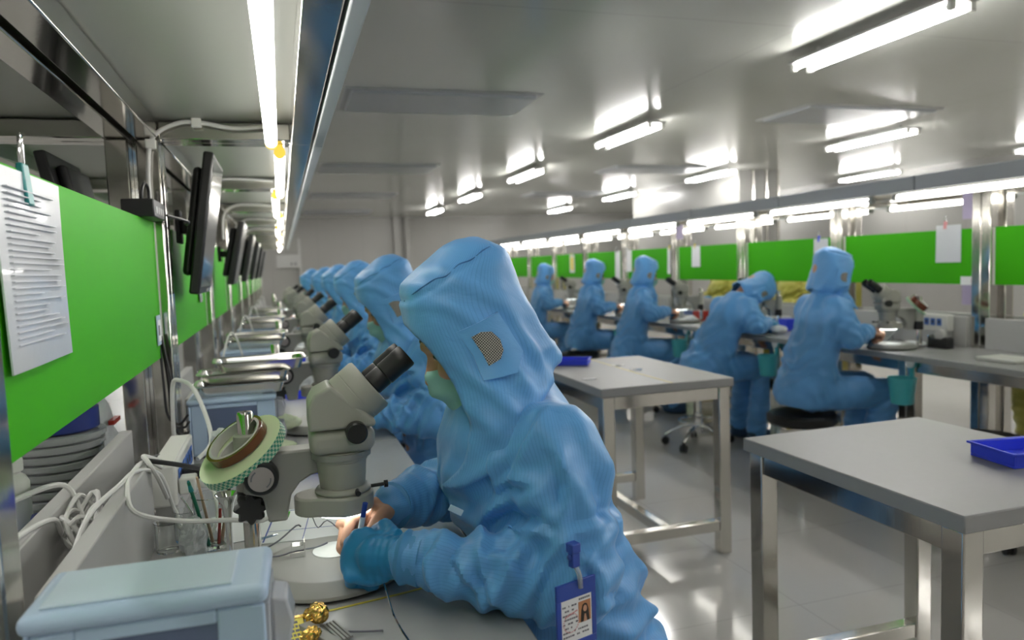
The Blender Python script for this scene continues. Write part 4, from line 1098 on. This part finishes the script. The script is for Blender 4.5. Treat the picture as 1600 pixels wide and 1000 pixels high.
stick((-.134, 1.45, .7575), (-.112, 1.43, .866), .0034, 'wood', 'cream handled brush leaning in the tall beaker', 'brush', 'brush', 'black')
stick((-.155, 1.455, .7575), (-.196, 1.44, .850), .0025, 'chrome', 'thin metal probe leaning in the tall beaker', 'probe', 'tool')
# crumpled bag and other soft bits
def crumple(name, lab, cat, loc, rad, m, amp, seed, vox=14):
    q = MB().ell((0, 0, 0), rad, n=26, m=18); random.seed(seed)
    for i, v in enumerate(q.v):
        fq = 1.5 / max(rad); n_ = noise.noise(Vector((v[0] * fq + seed, v[1] * fq, v[2] * fq))) + .6 * abs(noise.noise(Vector((v[0] * fq * 2.2, v[1] * fq * 2.2 + seed, v[2] * fq * 2.2))))
        k_ = 1 + amp * n_; q.v[i] = (v[0] * k_, v[1] * k_, max(v[2] * k_, -rad[2] * .9))
    return tag(q.build(name, m, None, loc, smooth=False), lab, cat)
crumple('plastic_bag', 'crumpled translucent plastic bag behind the tape rolls', 'bag', (-.155, 1.80, .845), (.024, .03, .066), 'bag', .5, 2)
crumple('plastic_bag', 'white crumpled plastic wrap lying on the bench in front of the drawer unit', 'bag', (-.175, 1.40, .782), (.02, .03, .033), 'bag', .5, 4)
crumple('cloth_wipe', 'folded pale green wipe on the second microscope base', 'wipe', (-.02, 2.335, .797), (.048, .035, .022), 'wipe_', .35, 6)
# small items round the hands
gb = thing('glass_block', 'small clear glass block on the near microscope base', 'glass block', (.000, 1.262, .7768))
MB().box(-.010, -.010, 0, .010, .010, .020).build('block', 'glass', gb, bevel=.0008)
MB().box(-.013, -.011, .0045, .011, -.0105, .010).box(.0105, -.012, 0, .0125, .012, .026).build('metal_clip', 'chrome', gb)
def wire(pts, r, m, lab, name='wire'):
    return tag(MB().tube(pts, r, n=6, smooth=3).build(name, m), lab, 'wire')
wire([(-.062, 1.30, .779), (-.03, 1.31, .79), (.0, 1.335, .804), (.008, 1.338, .800)], .0014, 'ink', 'thin dark probe leading up behind the glass block')
wire([(-.065, 1.275, .779), (-.03, 1.262, .781), (.0, 1.263, .786), (.03, 1.28, .780), (.05, 1.29, .782)], .0014, 'ink', 'thin dark probe clipped across the glass block')
wire([(.03, 1.38, .800), (.038, 1.362, .786), (.055, 1.372, .794), (.075, 1.345, .782), (.088, 1.31, .780)], .0010, 'ink', 'zigzag of thin dark wire standing behind the white stage plate')
wire([(.118, 1.115, .800), (.120, 1.10, .786), (.124, 1.07, .766), (.127, 1.045, .7525), (.130, 1.0, .7525), (.138, .94, .7525), (.15, .84, .7525)], .0014, 'chrome', 'thin steel wire running from the gloved hand down over the base and bench')
yellow_line([(-.03, 1.085), (.05, 1.095), (.155, 1.112), (.24, 1.13)], .7503, 'thin yellow marking line on the bench before the near microscope', .005)
pk = thing('tape_packet', 'small yellow printed packet with gold foil at the front of the near bench', 'packet', (-.012, 1.035, .7505), .1)
MB().box(-.018, -.035, 0, .018, .042, .004).build('sachet', 'yellowpaper', pk, bevel=.001)
MB().box(-.020, .0425, 0, .036, .052, .0045).build('amber_strip', 'gold', pk, bevel=.001)
tx = MB(); random.seed(9)
for r in range(5):
    z = .030 - r * .013; x = -.013
    while x < .010:
        w = random.uniform(.003, .006); tx.box(x, z - .0035, .0041, x + w, z + .0035, .0044); x += w + .0015
tx.build('writing', 'ink', pk, smooth=False)
crumple('foil_scrap', 'crumpled gold foil scrap on the yellow packet', 'foil', (.020, 1.062, .7655), (.014, .020, .011), 'gold', .5, 8)
crumple('foil_scrap', 'second crumpled gold foil scrap lying in front of the yellow packet', 'foil', (.012, 1.005, .762), (.012, .012, .0095), 'gold', .5, 11)
bl = thing('blade_set', 'bundle of thin grey saw blades lying on the bench', 'blades', (.045, 1.02, .7505), .35, group='flat tools by the packet')
for k in range(5): MB().box(-.012 + .0048 * k, -.03, .0006 * k, -.0085 + .0048 * k, .03, .003 + .0006 * k).build('blade', 'cream_dark', bl, bevel=.0004)
MB().tube([(.012, -.012, .003), (.03, -.03, .004), (.05, -.042, .003)], .0014, n=6).build('blade_tail', 'ink', bl)
tag(MB().box(-.008, -.05, 0, .008, .05, .012, ROTZ(.5)).build('steel_bar', 'cream_dark', None, (.027, 1.0, .7505), bevel=.001), 'short grey metal bar beside the yellow packet', 'bar')
# form sheets on the bench behind the base
fs = thing('form_sheet', 'white blue bordered form sheet on the bench behind the near microscope base', 'paper', (.0, 1.50, .7505), -.12)
MB().box(-.06, -.09, 0, .10, .10, .0008).build('sheet', 'paper', fs, smooth=False)
q = MB(); q.box(-.052, -.085, .0008, -.049, .095, .0011); q.box(-.052, .092, .0008, .095, .095, .0011); q.box(-.052, -.03, .0008, .095, -.0285, .0011); q.box(.02, -.085, .0008, .0215, .095, .0011)
q.build('printed_lines', 'badgeblue', fs, smooth=False)
MB().box(-.045, .05, .0009, -.02, .085, .0016).build('green_sticker', 'green', fs, smooth=False)
tag(MB().box(-.055, -.11, 0, .055, .11, .0008, ROTZ(.2)).build('paper_sheet', 'paper', None, (-.095, 1.56, .7507), smooth=False), 'plain white sheet lying on the bench beside the tall beaker', 'paper')
q = MB(); q.tube([(-.02, 0, .001), (.02, .02, .001), (.022, .026, .001), (-.018, .008, .001)], .0012); tag(q.build('paper_clip', 'chrome', None, (-.06, 1.43, .7512)), 'bent wire clip on the sheet behind the microscope post', 'clip')
fn = thing('eyeglass', 'small chrome cup with clear stem standing left of the black clamp knob', 'cup', (-.108, 1.305, .7505))
MB().lathe([(.012, 0), (.012, .008), (.005, .02), (.006, .09), (.011, .118), (.0185, .133), (.0195, .134), (.0175, .132), (.004, .112)], n=32).build('bowl', 'chrome', fn)

def tray_box(t, w, d, h, m='bluetray'):
    e = .004; b = MB(); b.box(0, 0, 0, w, d, e); b.box(0, 0, e, e, d, h); b.box(w - e, 0, e, w, d, h); b.box(e, 0, e, w - e, e, h); b.box(e, d - e, e, w - e, d, h)
    b.build('tray_body', m, t, bevel=.0015)
    r = MB(); r.box(-.006, -.006, h - .003, w + .006, 0, h + .001); r.box(-.006, d, h - .003, w + .006, d + .006, h + .001); r.box(-.006, 0, h - .003, 0, d, h + .001); r.box(w, 0, h - .003, w + .006, d, h + .001)
    r.build('rim', m, t, bevel=.001)
bt0 = thing('plastic_tray', 'bright blue plastic tray on the table behind the nearest worker', 'tray', (1.20, 3.375, .7505), -.52, group='blue plastic trays'); tray_box(bt0, .21, .13, .026)
dup(bt0, 'bright blue plastic tray at the right edge of the foreground table', (1.545, 1.225, .7505), -.15, scale=(1, 1, 1.3))
dup(bt0, 'blue plastic tray lying on the bench behind the near microscope barrel', (-.01, 1.86, .7505), .1, scale=(.62, .62, .9))
for i, y in enumerate((3.0, 4.2)):
    dup(bt0, f'small blue tray on the left bench, {("first", "second")[i]} past the second worker', (.0, y, .7505), .2, scale=(.5, .5, .9))
wp = crumple
crumple('cloth_wipe', 'pale green wipe heaped on the bench before the second blue drawer unit', 'wipe', (-.03, 2.17, .765), (.04, .022, .014), 'wipe_', .3, 7)
for i, (x, y, w, d) in enumerate(((1.225, 2.885, .06, .03), (1.505, 3.19, .06, .04), (1.52, 3.03, .06, .05))):
    tag(MB().box(-w / 2, -d / 2, 0, w / 2, d / 2, .0015, ROTZ(.5 * i)).build('label_strip', ('paper', 'clear', 'clear')[i], None, (x, y, .7505), smooth=False), ('short white strip on the table behind the nearest worker', 'clear plastic strip beside the yellow line on the table', 'clear plastic sheet on the middle of the taped table')[i], 'strip')

# ------------------------------------------------------------------ on the left divider panels
def sheet(t, w, h, m, lines=0, th=.002, curl=.0):
    """hangs in its local xz plane, top edge at z=0, faces -y"""
    n = 10; q = MB(); f = []; vs = []
    for k in range(2):
        for j in range(n + 1):
            for i in range(n + 1):
                x = -w / 2 + w * i / n; z = -h * j / n
                y = -curl * (math.sin(3.1 * i / n + 1.2 * j / n) * .5 + .8 * (j / n) ** 2) - (th if k else 0)
                vs.append((x, y, z))
    N_ = (n + 1) ** 2
    for j in range(n):
        for i in range(n):
            a = j * (n + 1) + i; f.append((a, a + 1, a + n + 2, a + n + 1)); f.append((N_ + a, N_ + a + n + 1, N_ + a + n + 2, N_ + a + 1))
    for i in range(n):
        a = i; f.append((a, N_ + a, N_ + a + 1, a + 1)); a = n * (n + 1) + i; f.append((a, a + 1, N_ + a + 1, N_ + a))
        a = i * (n + 1); f.append((a, a + n + 1, N_ + a + n + 1, N_ + a)); a = i * (n + 1) + n; f.append((a, N_ + a, N_ + a + n + 1, a + n + 1))
    q.add(vs, f); o = q.build('sheet', m, t)
    if lines:
        tx = MB(); random.seed(lines)
        for r in range(lines):
            z = -h * (.10 + .8 * r / lines); tx.box(-w * .40, -th - curl * 1.4 - .0006, z - .0006, -w * .40 + w * random.uniform(.4, .8), -th - .0002, z + .0006)
        tx.build('writing', 'inkfaint', o, smooth=False)
def spring_clip(t, m, zt=.0):
    MB().prism([(-.008, -.03), (.008, -.03), (.004, .022), (-.004, .022)], -.012, .012, 'YZ').build('jaw', m, t, bevel=.002)
    MB().tube([(-.006, 0, .005), (-.005, 0, .045), (0, 0, .058), (.005, 0, .045), (.006, 0, .005)], .0022, n=8).build('wire_handle', 'chrome', t)
RZL = math.pi / 2          # local -y turned to face +x
s1 = thing('paper_sheet', 'large sheet in a clear plastic sleeve clipped to the near left green panel', 'paper', (LX + .049, 1.09, 1.385), RZL, group='sheets on the left panels')
sheet(s1, .262, .24, 'sleeve', 26, curl=.004)
cl = thing('spring_clip', 'green spring clip with wire handle holding the near plastic sleeve', 'clip', (LX + .050, 1.07, 1.375), RZL); spring_clip(cl, 'teal')
bd = thing('badge_card', 'small blue framed card on the lower corner of the near green panel', 'card', (LX + .049, 2.03, 1.135), RZL)
MB().box(-.03, -.002, -.055, .03, 0, .02).build('frame', 'drawerblue', bd, bevel=.001); MB().box(-.022, -.0028, -.045, .022, -.002, .008).build('card', 'paper', bd, smooth=False); MB().box(-.018, -.0034, -.03, .0, -.0028, -.005).build('photo', 'ink', bd, smooth=False)
for i, (y, z, w, h) in enumerate(((3.05, 1.30, .10, .15), (3.50, 1.36, .07, .30), (4.62, 1.36, .08, .20), (5.7, 1.36, .10, .18), (6.9, 1.36, .1, .2))):
    t = thing('paper_sheet', f'pale sheet hanging on the left green panels, {ORD[i]} past the first monitor', 'paper', (LX + .051, y, z), RZL, group='sheets on the left panels'); sheet(t, w, h, 'sleeve', 0, curl=.003)
# monitors on the left row
def monitor(t, w=.35, h=.405):
    """screen faces +x, tilted down a little; origin at the mount on the divider"""
    R_ = ROTY(math.radians(9))
    c = Vector((.088, .0, .0))
    def part(b): b.v = [tuple(c + R_ @ Vector(p)) for p in b.v]; return b
    part(MB().box(-.014, -w / 2, -h / 2, .014, w / 2, h / 2)).build('bezel', 'black', t, bevel=.006)
    part(MB().box(-.042, -w / 2 + .05, -h / 2 + .05, -.0145, w / 2 - .05, h / 2 - .04)).build('rear_shell', 'black', t, bevel=.012)
    part(MB().box(.0141, -w / 2 + .014, -h / 2 + .022, .0152, w / 2 - .014, h / 2 - .014)).build('screen', 'screen', t)
    part(MB().box(.0141, w * .1, -h / 2 + .006, .0155, w * .4, -h / 2 + .014)).build('button_row', 'cream_dark', t)
    b = MB().box(.004, -.04, -.05, .016, .04, .05); b.box(.0165, -.018, -.02, .042, .018, .02); part_ = b
    part_.build('wall_bracket', 'rubber', t, bevel=.004)
m0 = thing('monitor', 'black flat monitor on a bracket beside the first left post, seen edge on', 'monitor', (LX + .055, 2.44, 1.398), 0, group='monitors over the left benches'); monitor(m0)
for i, y in enumerate((3.66, 4.86, 6.06, 7.26, 8.46)):
    dup(m0, f'black flat monitor over the left bench, {ORD[i+1]} from the camera', (LX + .075, y, 1.345), 0, scale=(1, .9, .70))
mb = dup(m0, 'black monitor seen over the top of the near green panel, on the rear bench', (LX - .053, 2.10, 1.40), math.pi)
mb.scale = (.9, .9, .74)
vb = thing('network_box', 'flat black box with ports resting on the near green panel by the post', 'electronics box', (LX + .043, 1.98, 1.3905))
MB().box(-.035, -.085, 0, .035, .085, .042).build('case', 'black', vb, bevel=.003)
for k in range(4): MB().box(.0351, -.06 + .032 * k, .010, .0362, -.04 + .032 * k, .026).build('port', 'housing', vb, smooth=False)
MB().tube([(0, -.02, .043), (.002, -.02, .07), (.004, .01, .088), (.006, .045, .078), (.006, .05, .044)], .0035).build('cord_loop', 'black', vb)
cable([(LX + .082, 2.06, 1.405), (LX + .12, 2.15, 1.395), (LX + .11, 2.22, 1.392), (LX + .10, 2.27, 1.40)], .0035, 'black', 'black cord from the network box to the first monitor')
cable([(LX + .043, 2.075, 1.44), (LX + .045, 2.074, 1.52), (LX + .06, 2.074, 1.60), (LX + .12, 2.074, 1.638), (LX + .18, 2.075, 1.640), (LX + .25, 2.075, 1.628), (LX + .32, 2.07, 1.632), (LX + .345, 2.06, 1.637)], .0055, 'cable', 'white cable climbing the first left post to the tube lamp')
for i, (x, z) in enumerate(((LX + .055, 1.585), (LX + .165, 1.640))):
    tag(MB().box(x - .012, 2.066, z - .012, x + .012, 2.082, z + .012).build('cable_clip', 'white_plastic', bevel=.002), ('white cable clip on the first left post', 'white cable clip on the first left cross beam')[i], 'clip')
for i in range(1, 5):
    y = 2.073 + LL * i
    cable([(LX + .05, y, 1.45), (LX + .06, y, 1.58), (LX + .12, y, 1.635), (LX + .22, y, 1.64), (LX + .34, y, 1.632)], .0055, 'cable', f'white cable along the left cross beam, {ORD[i]} from the camera')
tag(MB().lathe([(.014, 0), (.014, -.006), (.010, -.012), (.0, -.012)], n=20).build('screw_knob', 'white_plastic', None, (-.62, 1.80, LZS + .0505)), 'small white knob under the rear shelf at the far left', 'knob')

# ------------------------------------------------------------------ rear left bench
for k in range(9):
    t = thing('petri_dish', f'clear plastic dish in the stack on the rear left bench, {ORD[k]} from the bottom', 'dish', (-.50 + .003 * (k % 3), 1.84 + .002 * k, .7505 + .0185 * k), group='stacked clear dishes')
    if k == 0:
        MB().lathe([(.088, 0), (.092, .002), (.092, .013), (.0905, .0132), (.0895, .003), (.002, .002)], n=44).build('base_dish', 'clear', t)
        MB().lathe([(.002, .0165), (.093, .0165), (.095, .0158), (.095, .006), (.0935, .006), (.0935, .0150), (.002, .0150)], n=44).build('lid', 'clear', t); dish0 = t
    else:
        bpy.data.objects.remove(t); dup(dish0, f'clear plastic dish in the stack on the rear left bench, {ORD[k]} from the bottom', (-.50 + .003 * (k % 3), 1.84 + .002 * k, .7505 + .0185 * k))
dr = thing('tape_drum', 'dark blue drum with a yellow band on top of the clear dishes', 'drum', (-.49, 1.86, .9190))
MB().lathe([(.075, 0), (.078, .003), (.078, .045), (.075, .047)], n=44).build('drum', 'navy', dr)
MB().lathe([(.062, .0472), (.066, .048), (.066, .066), (.062, .067), (.05, .067)], n=44).build('band', 'yellow', dr)
tag(MB().lathe([(.05, 0), (.062, .004), (.066, .022), (.066, .03), (.06, .031)], n=36).build('dish', 'rubber', None, (-.63, 1.80, .86)), 'black round dish at the left of the clear dishes', 'dish')
tag(MB().lathe([(.06, 0), (.062, .002), (.062, .108), (.06, .1085)], n=36).build('can', 'housing', None, (-.63, 1.80, .7505)), 'grey can carrying the black dish on the rear bench', 'can')
wb = thing('bottle', 'white plastic bottle behind the rear grey board at the far left', 'bottle', (-.535, 1.66, .7505))
MB().lathe([(.034, 0), (.036, .003), (.036, .105), (.030, .118), (.022, .124), (.022, .128)], n=36).build('flask', 'white_plastic', wb)
MB().lathe([(.025, .1285), (.027, .130), (.027, .152), (.025, .154)], n=36).build('cap', 'white_plastic', wb)
MB().ring(.0366, .0361, .02, .085).build('label', 'paper', wb)
tag(MB().box(-.025, -.07, 0, .025, .07, .05, ROTZ(.2)).build('blue_case', 'navy', None, (-.455, 1.57, .7505), bevel=.008), 'blue plastic case lying behind the rear grey board', 'case')
rb_ = crumple('plastic_bag', 'crumpled clear bag with red lettering beside the first left post, on the rear bench', 'bag', (-.43, 1.97, .842), (.03, .05, .10), 'bag', .5, 13)
tag(MB().box(-.41, 1.935, .905, -.397, 2.005, .915).build('red_strip', 'red'), 'red strip tied across the crumpled clear bag', 'strip')
# clutter on the farther left benches
random.seed(21)
for i in range(5):
    y = 2.72 + 1.19 * i
    dup(b0, f'glass beaker at the back of the left bench, {ORD[i]} past the first post', (-.2, y, .7505), scale=(1.2, 1.2, 1.2))
    t = thing('power_strip', f'white power strip along the back of the left bench, {ORD[i]} past the first post', 'power strip', (-.23, y + .08, .7505), 0.0, group='power strips')
    bpy.data.objects.remove(t)
    dup(ps, f'white power strip along the back of the left bench, {ORD[i]} past the first post', (-.235, y + .08, .7505), scale=(1, .8, 1))
    crumple('cloth_wipe', f'crumpled pale wipe on the left bench, {ORD[i]} past the second worker', 'wipe', (-.1 + .02 * (i % 2), y + .42, .777), (.05, .045, .030), ('wipe_', 'paper')[i % 2], .35, 30 + i)
    crumple('plastic_bag', f'crumpled white bag beside the left microscopes, {ORD[i]} past the second worker', 'bag', (.06, y + .55, .780), (.045, .05, .033), 'bag', .4, 50 + i)
    wire([(-.27, y + .3, .76), (-.22, y + .34, .98), (-.19, y + .36, 1.02), (-.16, y + .40, .9), (-.15, y + .42, .77)], .004, 'cable', f'white cable arching at the back of the left bench, {ORD[i]} past the first post')
ec = thing('air_unit', 'white box with two dark knobs at the far end of the left row', 'cabinet', (.13, 14.0, 0))
MB().box(-.19, -.12, 1.33, .21, .12, 1.57).build('case', 'led', ec, bevel=.01); MB().box(.19, -.1, 0, .23, .1, 1.85).build('mast', 'led', ec, bevel=.004); MB().box(-.21, -.02, 0, .188, .10, 1.329).build('rear_plate', 'wall', ec)
for x in (.06, .13): MB().cyl((x, -.12, 1.40), (x, -.14, 1.40), .018).build('knob', 'ink', ec)

# ------------------------------------------------------------------ right row fittings
def bin_(t):
    rings = []
    for z, r in ((0, .043), (.004, .047), (.125, .060), (.130, .062), (.130, .058), (.012, .046)):
        rings.append([(r * 1.0 * math.cos(a), r * 1.15 * math.sin(a), z) for a in [2 * math.pi * i / 36 for i in range(36)]])
    MB().loft(rings).build('bucket', 'turq', t)
    q = MB().box(.057, -.012, .10, .066, .012, .20); q.cyl((.066, 0, .200), (.052, 0, .200), .03, n=28); q.build('hanger', 'turq', t, bevel=.002)
    MB().cyl((.0515, 0, .200), (.047, 0, .200), .026, n=28).build('disc', 'paper', t)
bin0 = None
for i, y in enumerate((2.88, 3.93, 5.01, 6.05, 7.1)):
    lab = f'turquoise plastic bin hung under the right bench edge, {ORD[i]} from the camera'; loc = (RX - .57 - .055 + .012, y, .495)
    if bin0 is None: bin0 = thing('hanging_bin', lab, 'bin', loc, group='turquoise hanging bins'); bin_(bin0)
    else: dup(bin0, lab, loc)
RZR = -math.pi / 2         # local -y turned to face -x
for i, (y, w, h, z, m, clip) in enumerate(((3.13, .155, .20, 1.375, 'sleeve', 'redink'), (4.12, .135, .165, 1.345, 'sleeve', 'bluetray'), (5.68, .13, .18, 1.35, 'paper', 'yellow'), (6.12, .11, .24, 1.35, 'paper', 'yellow'), (7.0, .16, .22, 1.35, 'paper', 'paper'), (7.25, .12, .36, 1.35, 'paper', 'ink'), (8.55, .15, .22, 1.34, 'paper', 'yellow'))):
    t = thing('paper_sheet', f'white sheet clipped to the right green panels, {ORD[i]} from the camera', 'paper', (RX - .050, y, z), RZR, group='sheets on the right panels'); sheet(t, w, h, m, 8, curl=.003)
    c = thing('spring_clip', f'small clip holding the {ORD[i]} sheet on the right green panels', 'clip', (RX - .050, y + .02, z + .004), RZR, group='clips on the right panels'); spring_clip(c, clip); c.scale = (.8, .8, .8)
    if i == 6: MB().box(-.05, -.005, -.19, .05, -.0032, -.03).build('yellow_print', 'yellowpaper', t, smooth=False)
for i, (y, z) in enumerate(((2.99, 1.05), (2.99, 1.40), (5.95, 1.42))):
    tag(MB().box(RX - .062, y - (.045 if i < 2 else .07), z - (.1 if i == 0 else .0), RX - .058, y + (.045 if i < 2 else .07), z + (.012 if i == 0 else .15)).build('lilac_sheet', 'lilac', smooth=False), ('lilac sheet on the chrome post below the near right panel', 'lilac sheet on the chrome post above the near right panel', 'lilac sheet above the right panels farther down')[i], 'sheet')
pc = thing('label_card', 'small white card with a red mark below the near right panel', 'card', (RX - .064, 2.99, 1.055), RZR); MB().box(-.05, -.002, 0, .05, 0, .045).build('card', 'paper', pc); MB().box(.015, -.003, .008, .045, -.002, .036).build('red_print', 'redink', pc)
dup(ps, 'white power strip with blue sockets facing the aisle on the right bench', (RX - .13, 3.34, .812), math.pi, scale=(1, 1, 1.0))
tag(MB().box(RX - .16, 3.05, .7305, RX - .105, 3.33, .811).build('strip_bracket', 'board', bevel=.003), 'grey block carrying the power strip on the right bench', 'bracket')
td = thing('tape_dispenser', 'black tape dispenser on the right bench', 'tape dispenser', (RX - .22, 3.02, .7305), -math.pi / 2)
MB().prism([(-.06, 0), (.06, 0), (.06, .05), (.045, .062), (.02, .05), (-.03, .05), (-.055, .062), (-.06, .055)], -.025, .025).build('base', 'black', td, bevel=.004)
MB().lathe([(.027, -.012), (.030, -.011), (.030, .011), (.027, .012)], c=(.0, 0, .066), axis=(0, 1, 0), n=36).build('tape', 'core', td)
MB().box(-.064, -.02, .052, -.058, .02, .066).build('cutter', 'chrome', td)
dup(b0, 'glass jar of tools on the right bench beside the near microscope', (RX - .30, 3.30, .7305), scale=(1.4, 1.4, 1.1))
stick((RX - .30, 3.30, .742), (RX - .26, 3.17, .90), .003, 'chrome', 'thin pale rod leaning out of the jar on the right bench', 'rod', 'tool')
stick((RX - .29, 3.31, .742), (RX - .28, 3.21, .86), .003, 'white_plastic', 'white stick leaning in the jar on the right bench', 'stick', 'stick')
crumple('cloth_wipe', 'crumpled white wipe by the tape dispenser on the right bench', 'wipe', (RX - .26, 3.14, .745), (.05, .06, .014), 'paper', .3, 70)
crumple('cloth_wipe', 'white wipe under the near right microscope', 'wipe', (3.25, 3.46, .757), (.05, .05, .026), 'paper', .3, 71)
tag(MB().box(-.08, -.1, 0, .08, .1, .016).build('white_case', 'white_plastic', None, (3.13, 2.52, .7305), bevel=.005), 'flat white plastic case on the near end of the right bench', 'case')
for i, y in enumerate((4.55, 5.65, 6.7, 8.0)):
    dup(b0, f'glass beaker on the right bench, {ORD[i+1]} from the camera', (RX - .25, y, .7305), scale=(1.5, 1.5, 1.3))
    crumple('cloth_wipe', f'white wipe on the right bench, {ORD[i]} past the near worker', 'wipe', (3.12, y - .42, .757), (.05, .05, .026), 'paper', .3, 80 + i)
    dup(ps, f'white power strip along the right bench, {ORD[i+1]} from the camera', (RX - .13, y + .1, .7305), math.pi)
    tag(MB().box(-.05, -.05, 0, .05, .05, .08).build('small_box', ('bluetray', 'red', 'yellow', 'drawerblue')[i], None, (RX - .2, y - .28, .7305), bevel=.004), f'small {("blue", "red", "yellow", "pale blue")[i]} box at the back of the right bench', 'box')
pb_ = beside(RROW[0][1] + .02, RROW[0][2], RROW[0][3]); c_, s_ = math.cos(math.pi + RROW[0][3]), math.sin(math.pi + RROW[0][3])
post_ = Vector((pb_[0] + c_ * -.12 - s_ * .045, pb_[1] + s_ * -.12 + c_ * .045, .97))
nr = Vector((.35, -.45, .55)).normalized()
roll('tape_roll', 'amber brown tape roll on the post of the near right microscope', post_, nr, .05, .038, .03, 'brown', None, 'core')
roll('tape_roll', 'pale green tape roll on the post of the near right microscope', post_ - nr * .022, nr, .062, .038, .012, 'tapegreen', 'checker', 'core')
